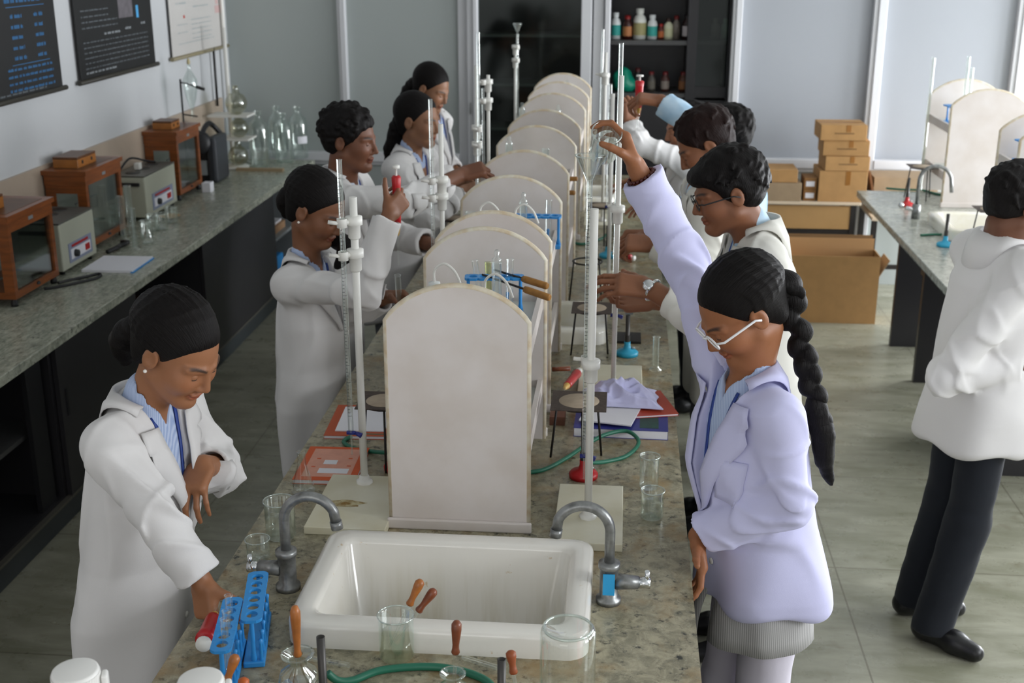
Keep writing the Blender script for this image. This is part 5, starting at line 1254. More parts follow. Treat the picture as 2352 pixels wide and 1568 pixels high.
# droppers with turned wooden handles
def dropper(tip, top, label, m_=None, glass_l=0.09, hl=0.065, bulb=False):
    tip, top = Vector(tip), Vector(top); d = (top-tip).normalized(); L_ = (top-tip).length; R = rot_to(d); z0 = L_-hl
    e = empty('wooden_handled_dropper', tip, 0, label, 'dropper', 'droppers with turned wooden handles')
    MB().lathe([(.0072, z0), (.009, z0+.004), (.0072, z0+.012), (.0068, z0+.02), (.0105, z0+hl*.72), (.0105, z0+hl*.88), (.006, L_-.002), (0, L_)], 18, R=R, cap0=True).build('handle', m_ or M_handle, e)
    MB().lathe([(.0025, 0), (.0035, z0*.5), (.0045, z0)], 10, R=R).build('glass_rod', M_glass, e)
    return e
c = bk_q
dropper((c.x-.015, c.y-.01, BT+.03), at_y(968, 1330, c.y+.02), 'wooden handled dropper leaning left in the beaker before the sink')
dropper((c.x-.005, c.y+.005, BT+.035), at_y(1000, 1352, c.y+.03), 'darker wooden handled dropper leaning right in the beaker before the sink', M_handle2)
def reagent_bottle(c, r, h, label, liq=None):
    e = empty('reagent_bottle', (c[0], c[1], BT), 0, label, 'bottle')
    MB().lathe([(0, .002), (r, .004), (r, h*.52), (r*.85, h*.68), (r*.42, h*.80), (r*.42, h*.90), (r*.78, h*.97), (r*.80, h), (r*.66, h)], 28).build('glass', M_glass2, e)
    if liq: MB().lathe([(0, .004), (r*.95, .005), (r*.95, h*.4), (0, h*.4)], 24).build('liquid', liq, e)
    return e
q = bz(683, 1500, BT+.13); reagent_bottle((q.x, q.y), .043, .13, 'round shouldered reagent bottle with a wooden stopper handle, front left of the sink', liquid('brownish_liquid', (.80, .75, .68)))
dropper((q.x, q.y, BT+.02), at_y(677, 1390, q.y+.005), 'knobbly wooden handle sticking out of the reagent bottle, front left of the sink', M_handle, .1, .115)
q = bz(1040, 1550, BT+.09); reagent_bottle((q.x, q.y), .034, .095, 'small round reagent bottle in front of the sink centre')
dropper((q.x, q.y, BT+.01), at_y(1049, 1424, q.y+.01), 'wooden handled dropper standing in the small bottle before the sink centre', M_handle2, .1, .075)
q = at_y(1187, 1560, 2.13); dropper((q.x+.01, q.y-.03, BT+.01), at_y(1172, 1492, 2.13), 'short reddish wooden handled dropper right of the front burner', mat('reddish_turned_wood', '#9a4f28', .4), .1, .05)
dropper(at_y(508, 1600, 1.98), at_y(543, 1502, 2.0), 'tan wooden handle beside the white bottle caps', M_handle, .1, .06)
dropper(at_y(556, 1620, 1.92), at_y(560, 1556, 1.92), 'orange wooden handle at the lower left corner of the bench', mat('orange_turned_wood', '#b8581e', .4), .1, .05)
for a, b, lb in (((705, 1510), (802, 1527), 'glass tube lying behind the red burner before the sink'), ((1060, 1508), (1150, 1535), 'glass rod lying between the small bottle and the right front burner')):
    P, Q = bz(*a, BT+.008), bz(*b, BT+.008); tube(P, Q, .006, lb)
# big inverted jar
q = bz(1305, 1440, BT+.21); e = empty('glass_jar', (q.x, q.y, BT), 0, 'large glass jar standing upside down at the right front corner of the sink', 'jar')
r = .056; MB().lathe([(r*.96, 0), (r, .01), (r, .195), (r*.95, .207), (r*.85, .21), (r*.75, .206), (r*.3, .196), (0, .194)], 40).build('glass', M_glass, e)
MB().tube([(r*.86*math.cos(t), r*.86*math.sin(t), .209) for t in np.linspace(0, 2*PI, 36, endpoint=False)], .003, 8, closed=True).build('bottom_ring', glass('rim_glass2', (.90, .94, .92), .85, .2), e)
# white capped bottles at the very front
for (px, py, y_, lb) in ((172, 1537, 1.72, 'white plastic bottle with a ribbed screw cap at the lower left corner'), (460, 1558, 1.76, 'white plastic bottle whose round cap shows beside the wooden handle')):
    q = at_y(px, py, y_); h = q.z-BT; e = empty('plastic_bottle', (q.x, q.y, BT), .3, lb, 'bottle', 'white capped bottles')
    MB().lathe([(0, 0), (.055, .002), (.056, h*.72), (.045, h*.85), (.036, h*.88), (.036, h-.03)], 32).build('bottle', mat('milky_plastic', '#dcdbd5', .45), e)
    pts = []
    for k in range(96): pts.append(.040+(.0008 if k % 2 else 0))
    mb = MB(); vs = [Vector((pts[k]*math.cos(2*PI*k/96), pts[k]*math.sin(2*PI*k/96), z)) for z in (h-.045, h-.006) for k in range(96)]
    mb.add(vs, [(k, (k+1) % 96, 96+(k+1) % 96, 96+k) for k in range(96)]); mb.lathe([(.0400, h-.006), (.038, h-.001), (.035, h), (0, h)], 48); mb.build('cap', mat('cap_white', '#e9e8e4', .4), e)
    MB().box(.041, .052, -.012, .012, h-.05, h-.012, bev=.004).build('cap_tab', _M['cap_white'], e)
# blue test tube racks
def tube_rack(c, y_len, label, rz=0.0, z=BT, n_=6, w_=.055, h=.118, group='blue test tube racks', m_=None, pins=True):
    e = empty('test_tube_rack', (c[0], c[1], z), rz, label, 'rack', group); b = y_len/2; m_ = m_ or M_blue
    MB().box(-w_/2, w_/2, -b, b, 0, .014, bev=.003).build('base', m_, e)
    def plate(z0, z1):
        mb = MB(); N = 20; pitch = y_len*.92/n_; rh = pitch*.40
        for i in range(n_):
            cy = -b*.92+pitch*(i+.5); out = []; inn = []
            for k in range(N):
                t = 2*PI*k/N+.01; cx_, sx = math.cos(t), math.sin(t); sc = min((w_/2)/max(abs(cx_), 1e-6), (pitch/2)/max(abs(sx), 1e-6))
                out.append((cx_*sc, cy+sx*sc)); inn.append((rh*cx_, cy+rh*sx))
            V = [(x, y, zz) for zz in (z0, z1) for ring in (out, inn) for x, y in ring]
            F = []
            for k in range(N):
                j = (k+1) % N; F += [(k, j, N+j, N+k), (2*N+k, 3*N+k, 3*N+j, 2*N+j), (N+k, N+j, 3*N+j, 3*N+k), (k, 2*N+k, 2*N+j, j)]
            mb.add(V, F)
        for s in (-1, 1): mb.prism([(-w_/2, s*b*.92), (w_/2, s*b*.92), (w_*.4, s*b*.98), (w_*.25, s*b*1.02), (-w_*.25, s*b*1.02), (-w_*.4, s*b*.98)], 'z', z0, z1)
        return mb
    plate(h-.007, h).build('top_plate', m_, e)
    for s in (-1, 1): MB().lathe([(.006, .014), (.0075, .02), (.005, .035), (.005, h-.007)], 12, (0, s*b*.9, 0)).build('leg', m_, e)
    if pins:
        for i in range(n_): MB().lathe([(.0045, .014), (.0035, .05), (.0055, .062), (0, .066)], 8, (w_*.35, -b*.9+i*y_len*.9/(n_-1), 0)).build('drying_pin', m_, e)
    return e
tube_rack((-.790, 2.345), .215, 'blue test tube rack with six holes left of the big sink', .21, w_=.046)
tube_rack((-.815, 2.225), .215, 'blue test tube rack under the fist of the girl at the near left', .18, w_=.044)
for k, (x, y) in enumerate(((-.802, 2.16), (-.808, 2.192), (-.823, 2.255))):
    tube((x, y, BT+.018), (x+.004, y+.004, BT+.165), .0085, ('nearest', 'middle', 'farthest')[k]+' test tube in the blue rack under the fist', 'tubes under the fist')
hR, _t = g1['handR']; hw = g1['J']['R'][2]; P = Vector(hw+hR @ np.array([.095, .03, .045])); tube(P+Vector((.02, -.05, -.10)), P+Vector((-.004, .01, .035)), .009, 'test tube gripped by the girl at the near left', 'tubes under the fist')
# things on the shelves of the racks
ZS = BT+.4545
def dens(y): return y
tube_rack((-.365, 3.43), .17, 'blue test tube rack on the top shelf of the nearest shelf rack', PI/2+.1, ZS, 5)
cylinder((-.352, 3.375), .014, .175, 'stoppered measuring cylinder on the top shelf of the nearest rack', ZS, None, True)
tube((-.405, 3.44, ZS+.02), (-.425, 3.45, ZS+.16), .010, 'test tube with a white rod in the blue rack of the nearest shelf', 'tubes on the near top shelf')
tube((-.322, 3.43, ZS+.02), (-.319, 3.435, ZS+.17), .011, 'upright test tube right of the stoppered cylinder, nearest shelf', 'tubes on the near top shelf')
tube((-.385, 3.46, ZS+.02), (-.388, 3.47, ZS+.15), .010, 'yellowish test tube left of the stoppered cylinder, nearest shelf', 'tubes on the near top shelf', glass('yellow_glass', (.78, .8, .55)))
def tongs(a, b, label):
    a, b = Vector(a), Vector(b); R = rot_to(b-a); L_ = (b-a).length; e = empty('wooden_handled_tool', a, 0, label, 'tool', 'wooden handled tools on the shelves')
    MB().lathe([(.009, L_-.085), (.0105, L_-.075), (.0105, L_-.005), (.008, L_)], 14, R=R, cap0=True, cap1=True).build('handle', mat('oak_handle', '#a2702f', .5, noise=.3, nscale=50), e)
    MB().lathe([(.003, 0), (.0035, L_-.085)], 8, R=R, cap0=True).build('shaft', M_black, e)
tongs((-.40, 3.42, ZS+.125), (-.195, 3.33, ZS+.085), 'lower wooden handled tool poking out over the nearest shelf rack')
tongs((-.37, 3.46, ZS+.13), (-.205, 3.38, ZS+.105), 'upper wooden handled tool poking out over the nearest shelf rack')
tongs((-.36, 5.45, ZS+.03), (-.20, 5.42, ZS+.04), 'upper wooden handled tool poking out of the third shelf rack')
tongs((-.36, 5.2, ZS+.02), (-.20, 5.15, ZS+.03), 'lower wooden handled tool poking out of the third shelf rack')
def bent_tube(c, w_, h, label, y=0.0):
    tag(MB().tube(catmull([(c[0]-w_/2, c[1], c[2]), (c[0]-w_*.4, c[1], c[2]+h*.8), (c[0], c[1], c[2]+h), (c[0]+w_*.4, c[1], c[2]+h*.8), (c[0]+w_/2, c[1], c[2])], 8), .0045, 8).build('wash_bottle_tube', M_plastic), label, 'tube', 'bent white tubes')
def wash_bottle(c, label):
    e = empty('wash_bottle', c, 0, label, 'bottle', 'squeeze wash bottles')
    MB().lathe([(0, 0), (.033, .002), (.034, .10), (.026, .125), (.013, .14), (.013, .155), (.016, .155), (.016, .17), (0, .172)], 22).build('bottle', mat('translucent_plastic', '#dfe2e0', .35), e)
    MB().tube(catmull([(0, 0, .17), (.002, 0, .205), (.03, -.01, .225), (.06, -.02, .205), (.078, -.026, .165)], 8), .0035, 8).build('spout', M_plastic, e)
wash_bottle((-.50, 3.16, ZS), 'white wash bottle whose bent spout shows left above the nearest rack')
wash_bottle((-.36, 3.14, ZS-.02), 'white wash bottle whose hooked spout shows right above the nearest rack')
wash_bottle((-.47, 3.98, ZS), 'white wash bottle with a wide bent spout on the second shelf rack, left')
wash_bottle((-.35, 3.96, ZS), 'white wash bottle with a bent spout on the second shelf rack, right')
tube_rack((-.30, 4.28), .17, 'blue test tube rack on the top shelf of the second shelf rack', PI/2, ZS, 5)
tube((-.262, 4.30, ZS+.02), (-.260, 4.305, ZS+.17), .011, 'test tube in the blue rack on the second shelf rack')
cylinder((-.345, 4.22), .014, .175, 'stoppered measuring cylinder on the second shelf rack', ZS, None, True)
cylinder((-.54, 4.26), .018, .13, 'short glass cylinder at the left of the second shelf rack', ZS)
for k, (x, y, h, lb) in enumerate(((-.52, 5.55, .17, 'tall glass cylinder left on the third shelf rack'), (-.35, 5.50, .16, 'tall glass cylinder right on the third shelf rack'), (-.55, 6.62, .19, 'tall glass cylinder left on the fourth shelf rack'), (-.49, 6.72, .16, 'second glass cylinder left on the fourth shelf rack'), (-.36, 6.7, .17, 'tall glass cylinder right on the fourth shelf rack'),
                               (-.47, 7.95, .15, 'glass cylinder left on the farthest shelf rack'), (-.37, 7.95, .17, 'glass cylinder right on the farthest shelf rack'))):
    cylinder((x, y), .017, h, lb, ZS, None, k % 2 == 0)
tag(MB().box(-.31, -.25, 3.05, 3.18, BT+.174, BT+.23, bev=.006).build('red_box', M_red), 'red box on the lower shelf of the nearest shelf rack', 'box')
# measuring glass held by the girl with the pipette
P = at_y(917, 705, 4.08); tube((P.x, P.y, P.z), at_y(913, 632, 4.05), .011, 'glass tube held below the pipette by the girl on the left')
tag(MB().tube([at_y(1310, 846, 3.9)*1.0, at_y(1268, 848, 3.9)], .008, 10).build('wooden_stick', M_handle2), 'dark wooden stick lying behind the right near tripod', 'stick')
# boss head clamp stand with dark rod, behind the white rods
q = bz(1437, 800); e = empty('retort_clamp', (q.x+.01, q.y+.12, BT), 0, 'short dark retort rod with a clamp behind the blue footed burner', 'clamp')
MB().box(-.05, .05, -.06, .06, 0, .01).build('base', M_black, e); MB().rod((0, 0, .01), (0, 0, .17), .006).build('rod', M_black, e); MB().tube([(-.05, 0, .12), (.06, 0, .125)], .008, 8).box(-.015, .015, -.015, .015, .105, .14).build('boss_head', M_metal, e)
# ------------------------------------------------------------------ left counter: balances, baths, bottles
CT = 0.90
def balance_case(x0, x1, y0, y1, h, label):
    e = empty('balance_case', ((x0+x1)/2, (y0+y1)/2, CT), 0, label, 'balance', 'wooden balance cases'); a, b = (x1-x0)/2, (y1-y0)/2; t = .028; z0 = .035
    MB().box(-a, a, -b, b, z0, z0+.03).build('base_board', M_wood, e)
    for sx in (-1, 1):
        for sy in (-1, 1):
            MB().box(sx*a-(t if sx > 0 else 0), sx*a+(0 if sx > 0 else t), sy*b-(t if sy > 0 else 0), sy*b+(0 if sy > 0 else t), z0+.03, h-.03).build('post', M_wood, e)
            MB().lathe([(.016, 0), (.016, .012), (.010, z0)], 12, (sx*(a-.02), sy*(b-.02), 0), cap0=True).build('levelling_foot', M_rubber, e)
    MB().box(-a-.012, a+.012, -b-.012, b+.012, h-.022, h).box(-a-.002, a+.002, -b-.002, b+.002, h-.075, h-.022).build('lid', M_wood, e)
    MB().box(-a+.03, a-.02, -b+.04, b-.04, h, h+.001).build('lid_inset', M_woodtop, e)
    MB().box(a-.014, a-.010, -b+t, b-t, z0+.03, h-.075).build('glass_door', glass('cabinet_pane', (.62, .66, .66), .45, .16, .08), e)
    MB().box(-a+t, -a+t+.02, -b+.002, -b+.012, z0+.03, h-.075).box(a-t-.02, a-t, -b+.002, -b+.012, z0+.03, h-.075).box(-a+t, a-t, -b+.003, -b+.013, h-.115, h-.075).build('end_board', M_wood, e)
    MB().box(-a+t, a-t, b-.006, b-.002, z0+.03, h-.075).build('rear_pane', M_glass, e)
    MB().box(-a+.003, -a+.01, -b+t, b-t, z0+.03, h-.075).build('back_board', mat('milk_board', '#a9ab9f', .6), e)
    w = MB().rod((0, 0, z0+.03), (0, 0, z0+.20), .007).rod((0, -b*.6, z0+.20), (0, b*.6, z0+.20), .004)
    for s in (-1, 1): w.lathe([(.0, 0), (.03, .004), (.032, .008)], 16, (0, s*b*.58, z0+.06)).rod((0, s*b*.58, z0+.07), (0, s*b*.58, z0+.20), .0012)
    w.build('balance_beam', M_metal, e)
    MB().box(a, a+.004, -.02, .02, h-.055, h-.04).build('name_plate', mat('plate_metal', '#9aa2a6', .4, metal=.6), e)
    MB().lathe([(.0, .012), (.010, .010), (.012, 0)], 12, (a+.0, 0, z0+.015), R=None).build('knob', M_rubber, e)
    return e
balance_case(-2.85, -2.59, 4.84, 5.26, .40, 'nearest wooden balance case with glass door, cut by the left picture edge')
balance_case(-2.875, -2.665, 5.80, 6.24, .42, 'middle wooden balance case, behind the first grey water bath')
balance_case(-2.88, -2.68, 7.13, 7.53, .42, 'farthest wooden balance case, beside the black carrying case')
def wood_box(c, w_, d, h, label):
    e = empty('weight_box', c, 0, label, 'box', 'wooden boxes on the balance cases')
    MB().box(-w_/2, w_/2, -d/2, d/2, 0, h-.012, bev=.002).build('box', mat('honey_wood', '#a5672a', .35, noise=.25, nscale=14, coat=.2), e); MB().box(-w_/2, w_/2, -d/2, d/2, h-.0115, h, bev=.002).build('lid', M_woodtop, e)
    for s in (-1, 1): MB().box(w_/2, w_/2+.002, s*d*.25-.008, s*d*.25+.008, h*.3, h*.6).build('clasp', M_black, e)
wood_box((-2.76, 4.93, CT+.401), .14, .20, .06, 'small wooden weight box on the nearest balance case')
wood_box((-2.79, 5.98, CT+.421), .13, .22, .055, 'small wooden weight box on the middle balance case')
wood_box((-2.79, 7.28, CT+.421), .12, .14, .05, 'small wooden weight box on the farthest balance case')
M_enamel = mat('grey_enamel', '#b3b5a4', 0.45)
def water_bath(x0, x1, y0, y1, h, label):
    e = empty('water_bath', ((x0+x1)/2, (y0+y1)/2, CT), 0, label, 'water bath', 'grey water baths'); a, b = (x1-x0)/2, (y1-y0)/2
    MB().box(-a, a, -b, b, .02, h, bev=.006).build('housing', M_enamel, e)
    MB().box(-a, a, -b, b, h, h+.008).build('lid_plate', mat('lid_grey', '#6c6c66', .4, metal=.3), e)
    for k in range(3): MB().lathe([(.0, .006), (.03, .006), (.042, .001), (.042, 0)], 20, (-.01, -b*.6+k*b*.6, h+.008)).build('ring_cover', M_gun, e)
    p = MB().box(a, a+.003, -b*.62, b*.72, h*.18, h*.56).build('control_panel', mat('panel_blue', '#8b93ab', .5), e)
    MB().box(a+.003, a+.004, -b*.52, b*.62, h*.24, h*.44).build('panel_field', M_paper, p); MB().box(a+.003, a+.005, -b*.45, b*.5, h*.475, h*.52).build('red_print', M_red, p)
    MB().lathe([(.019, 0), (.016, .016), (0, .016)], 16, (a+.004, -b*.28, h*.33), R=rot_to((1, 0, 0))).build('dial_knob', M_rubber, p)
    MB().box(a+.004, a+.009, b*.30, b*.52, h*.28, h*.40).build('red_switch', M_red, p)
    MB().box(-a*.6, a*.7, -b-.014, -b, h*.80, h*.88, bev=.004).build('carry_handle', M_rubber, e)
    for sx in (-1, 1):
        for sy in (-1, 1): MB().lathe([(.012, 0), (.012, .02)], 10, (sx*a*.8, sy*b*.8, 0), cap0=True).build('foot', M_rubber, e)
    return e
water_bath(-2.86, -2.615, 5.36, 5.74, .245, 'nearest grey water bath with a red and blue control panel')
water_bath(-2.85, -2.665, 6.55, 7.03, .25, 'farther grey water bath with a black cable on its lid')
tag(MB().tube(catmull([(-2.82, 6.58, CT+.275), (-2.80, 6.70, CT+.33), (-2.76, 6.82, CT+.30), (-2.74, 6.92, CT+.275), (-2.80, 6.95, CT+.272)], 8), .006, 8).build('power_cable', M_rubber), 'black cable coiled on the lid of the farther water bath', 'cable')
tag(MB().box(-2.79, -2.755, 6.72, 6.76, CT+.262, CT+.30).build('plug', M_plastic, bevel=.005), 'white plug lying on the lid of the farther water bath', 'plug')
tag(MB().tube(catmull([(-2.60, 5.12, CT+.006), (-2.55, 5.16, CT+.006), (-2.49, 5.24, CT+.006), (-2.44, 5.33, CT+.006), (-2.46, 5.40, CT+.006), (-2.50, 5.34, CT+.006), (-2.54, 5.26, CT+.012), (-2.57, 5.2, CT+.012)], 8), .007, 8).build('power_cable', M_rubber), 'black cable looping on the counter beside the nearest balance case', 'cable')
tag(MB().tube(catmull([(-2.59, 5.80, CT+.01), (-2.56, 5.86, CT+.02), (-2.58, 5.92, CT+.01), (-2.55, 5.97, CT+.02), (-2.60, 6.02, CT+.01)], 8), .012, 8).build('power_cable', M_rubber), 'bundled black cable behind the nearest water bath', 'cable')
nb = empty('notebook', (-2.445, 5.585, CT), .02, 'open white notebook with a blue edge on the left counter', 'notebook')
MB().box(-.125, .125, -.14, .14, 0, .012).build('pages', M_paper, nb); MB().box(.115, .13, -.142, .142, 0, .006).build('cover_edge', M_blue, nb)
for (px, py, r, h, lb) in ((312, 574, .014, .22, 'tall measuring cylinder nearest on the left counter'), (285, 552, .016, .24, 'tall measuring cylinder against the middle balance case'), (303, 545, .018, .28, 'tallest measuring cylinder in the glass group on the left counter')):
    q = at_z(px, py, CT); cylinder((q.x, q.y), r, h, lb, CT, 'measuring cylinders on the left counter')
for k, (px, py) in enumerate(((338, 545), (352, 530), (372, 527), (395, 512))):
    q = at_z(px, py, CT); beaker((q.x, q.y), .034, .09, ('nearest', 'second', 'third', 'farthest')[k]+' glass beaker of the row beside the farther water bath', 0, None, CT, 'beakers on the left counter')
q = at_z(345, 548, CT); flask((q.x+.03, q.y-.1), .03, .11, 'small conical flask in front of the beaker row on the left counter', CT)
tag(MB().lathe([(0, .002), (.03, .004), (.06, .018), (.056, .018), (.03, .008), (0, .006)], 24, (-2.57, 6.64, CT)).build('shallow_dish', mat('dish_ochre', '#b49a72', .5)), 'shallow ochre dish before the farther water bath', 'dish')
# black carrying case with a round instrument
e = empty('carrying_case', (-2.72, 7.83, CT), 0, 'black case with a carrying handle beside the farthest balance case', 'case')
MB().box(.02, .085, -.13, .13, .0, .30, bev=.02).build('case_half', mat('charcoal_plastic', '#34373c', .45), e)
MB().box(-.11, .018, -.12, .12, 0, .05).box(-.11, .018, -.12, .12, .15, .20).build('case_back', M_rubber, e)
MB().box(-.10, .012, -.11, .11, .05, .15).build('label_panel', mat('case_label', '#b4bcc0', .5), e)
MB().tube(catmull([(.02, -.12, .26), (-.0, -.10, .33), (.0, 0, .37), (.0, .09, .35), (.04, .125, .29)], 8), .017, 10).build('handle', M_rubber, e)
MB().lathe([(.075, 0), (.08, .02), (.07, .06), (.04, .07), (0, .07)], 24, (-.03, -.10, .26), R=rot_to((0.3, -1, .2))).build('drum', M_rubber, e)
tag(MB().box(-2.64, -2.585, 7.40, 7.47, CT, CT+.06).build('small_carton', M_paper, bevel=.002), 'small white carton standing before the farthest balance case', 'box')
# white tiered stand with round flasks
e = empty('flask_rack', (-2.72, 8.30, CT), 0, 'white tiered rack holding round flasks in the far left corner', 'rack')
MB().lathe([(.11, 0), (.11, .012), (.03, .02), (.0, .02)], 28, cap0=True).build('base', M_plastic, e); MB().rod((0, 0, .02), (0, 0, .95), .012).build('column', M_plastic, e)
for z in (.20, .36): MB().box(-.13, .15, -.10, .10, z, z+.012).build('tier', M_plastic, e)
for k, (x, z, r, lb) in enumerate(((.06, .014, .07, 'lowest round flask beside the white tiered rack'), (.06, .212, .065, 'middle round flask with reddish contents on the white tiered rack'), (.05, .372, .075, 'topmost cloudy round flask on the white tiered rack'))):
    f_ = empty('round_flask', (-2.72+x+.0, 8.30+(-.06 if k == 0 else 0), CT+z+(.01 if k == 0 else 0)), 0, lb, 'flask', 'round flasks in the corner')
    MB().lathe([(0, 0)]+[(r*math.sin(t), r-r*math.cos(t)) for t in np.linspace(.15, 2.75, 16)]+[(.018, 2*r+.04), (.022, 2*r+.045)], 22).build('glass', glass('cloudy_glass', (.72, .70, .60), .5, .15), f_)
# large clear bottles
def big_bottle(c, r, h, label, lab=False):
    e = empty('glass_bottle', (c[0], c[1], CT), 0, label, 'bottle', 'large clear bottles by the partition')
    MB().lathe([(0, .004), (r*.9, .002), (r, .012), (r, h*.66), (r*.85, h*.78), (r*.38, h*.86), (r*.32, h*.93), (r*.42, h*.95), (r*.42, h)], 26).build('glass', M_glass2, e)
    if lab: MB().lathe([(r*1.01, h*.25), (r*1.01, h*.42)], 10, R=None).build('label', M_paper, e) if False else MB().add([(r*1.01*math.cos(t), r*1.01*math.sin(t), z) for z in (h*.3, h*.44) for t in np.linspace(-1.4, -.2, 9)], [(k, k+1, 9+k+1, 9+k) for k in range(8)], True).build('label', M_paper, e)
for (px, py, r, h, lb, l_) in ((598, 375, .070, .37, 'leftmost large clear bottle in the corner by the partition', 0), (655, 372, .065, .35, 'large clear bottle second from the counter end', 0), (640, 360, .065, .37, 'large clear bottle standing behind the others', 0), (688, 362, .068, .37, 'large clear bottle with a white label at the counter end', 1)):
    q = at_z(px, py, CT); big_bottle((q.x, q.y), r, h, lb, l_)
q = at_z(606, 380, CT); beaker((q.x, q.y-.08), .06, .13, 'wide glass beaker in front of the large clear bottles', 0, None, CT)
tag(MB().box(-2.66, -2.33, 8.16, 8.20, CT, CT+.02).build('wooden_strip', mat('pale_strip', '#a08b6c', .6)), 'flat wooden strip lying before the large clear bottles', 'strip')
# retort stand with a separating funnel against the wall
e = empty('retort_stand', (-2.80, 7.61, CT), 0, 'dark retort stand holding glassware before the left wall', 'stand')
MB().box(-.07, .07, -.05, .05, 0, .015).build('base', M_black, e); MB().rod((0, 0, .015), (0, 0, .68), .006).build('rod', M_black, e)
MB().tube([(-.0, 0, .66), (.05, -.02, .655), (.12, -.02, .63)], .005, 8).tube([(.11, -.02, .635), (.16, -.02, .62)], .010, 8).build('upper_clamp', M_black, e); MB().tube([(0, 0, .46), (.10, -.02, .45)], .005, 8).build('lower_clamp', M_black, e)
f_ = empty('separating_funnel', (-2.73, 7.59, CT+.44), 0, 'pear shaped separating funnel clamped on the dark retort stand', 'funnel')
MB().lathe([(.006, 0), (.008, .05), (.03, .12), (.045, .20), (.044, .24), (.02, .285), (.011, .30), (.011, .33), (.014, .335)], 22).build('glass', M_glass2, f_); MB().lathe([(.009, .335), (.012, .35), (.006, .37), (0, .372)], 12).build('stopper', mat('stopper_tan', '#b9ad84', .5), f_)
# ------------------------------------------------------------------ wall charts
def chart(y0, y1, z0, z1, name, label, mats, rod, rows):
    """rows: (material slot, y0, y1, z, height) -> broken lines of print, words of uneven length; slot < 0: solid block"""
    e = empty(name, (-2.886, (y0+y1)/2, z0), 0, label, 'chart'); h = z1-z0; b = (y1-y0)/2
    mb = MB().box(0.004, .007, -b, b, 0, h); rr = random.Random(5)
    for sl, ya, yb, z, hh in rows:
        mb.mat(abs(sl)); y = ya
        while y < yb-.006:
            w_ = min(rr.uniform(.018, .06), yb-y) if sl > 0 else yb-y
            if sl < 0: mb.add([(.0076, y, z), (.0076, yb, z), (.0076, yb, z+hh), (.0076, y, z+hh)], [(0, 1, 2, 3)]); break
            q = y
            while q < y+w_-.004:                       # strokes of each word
                c_ = rr.uniform(.004, .010); mb.add([(.0076, q, z), (.0076, q+c_, z), (.0076, q+c_, z+hh*rr.uniform(.6, 1)), (.0076, q, z+hh*.6)], [(0, 1, 2, 3)]); q += c_+.003
            y += w_+.012
    mb.build('sheet', mats, e)
    MB().tube([(.010, -b-.03, 0), (.010, b+.03, 0)], .013, 10).build('bottom_rod', rod, e); MB().tube([(.010, -b-.03, h), (.010, b+.03, h)], .013, 10).build('top_rod', rod, e)
    return e
M_sheet = mat('black_chart', '#161617', .55); M_rod = mat('dark_rod', '#35322a', .5); M_txt = mat('chart_print_grey', '#6b7277', .6); M_txtb = mat('chart_print_blue', '#2f6a9c', .6)
mk = lambda v: v-5.54
rows = [(1, mk(5.60), mk(6.02), .52, .030), (1, mk(5.62), mk(5.98), .44, .026)]+[(1, mk(5.66), mk(5.78), .37-.048*k, .022) for k in range(5)]+[(1, mk(5.90), mk(5.99), .37-.048*k, .022) for k in range(5)]
rows += [(1, mk(5.58), mk(6.05), .13-.032*k, .016) for k in range(4)]+[(1, mk(5.60), mk(6.02), .62, .03), (1, mk(5.60), mk(6.02), .75, .03), (2, mk(5.0), mk(5.95), .022, .012)]+[(2, mk(5.0), mk(5.45), .1+.05*k, .014) for k in range(12)]
rows += [(-2, mk(5.57), mk(5.574), .06, .9), (-1, mk(5.63), mk(6.02), .42, .003), (-1, mk(5.63), mk(6.02), .155, .003), (-1, mk(5.845), mk(5.849), .16, .26), (-1, mk(6.02), mk(6.024), .155, .27)]
chart(4.95, 6.13, 1.69, 2.75, 'wall_chart', 'black chart with blue table print, nearest on the left wall', [M_sheet, M_txtb, M_txt], M_rod, rows)
rows = [(1, -.46, -.10, .36-.032*k, .010) for k in range(2)]+[(1, -.46, .02, .30-.03*k, .010) for k in range(2)]+[(1, -.46, .45, .195-.027*k, .009) for k in range(6)]+[(1, -.46, -.05, .60-.045*k, .010) for k in range(4)]+[(1, -.02, .22, .62, .010), (1, .36, .48, .40, .010), (1, .36, .48, .43, .010)]+[(1, -.46, .1, .70+.05*k, .012) for k in range(6)]
rows += [(2, -.18, .05, .225, .016), (2, -.46, -.05, .035, .014), (2, .12, .2, .235, .016), (2, .36, .42, .25, .016), (-3, .04, .25, .30, .12), (-4, .30, .335, .29, .07), (-1, .315, .32, .36, .3)]
chart(6.35, 7.43, 1.69, 2.75, 'wall_chart', 'black chart with grey print and a small picture, middle of the left wall', [M_sheet, M_txt, mat('chart_print_white', '#9aa0a4', .6), mat('grey_picture', '#6d686d', .6, noise=.3, nscale=25), mat('sky_blue_print', '#4fa6dd', .5)], M_rod, rows)
rows = [(1, -.15, .25, .22-.03*k, .009) for k in range(5)]+[(1, -.42, .30, .08, .009), (1, -.1, .2, .30, .014), (1, -.42, -.22, .33, .016), (1, .0, .3, .42, .009), (1, .0, .3, .38, .009), (1, .0, .3, .46, .009), (1, -.42, -.24, .15, .008), (1, -.42, -.24, .2, .008)]
rows += [(-2, -.33, -.27, .50, .05), (-3, -.18, -.12, .49, .10), (-2, .09, .14, .50, .06), (-4, .35, .41, .44, .12), (-5, .36, .42, .30, .13), (-5, .34, .44, .24, .05), (-3, -.30, -.27, .24, .02)]
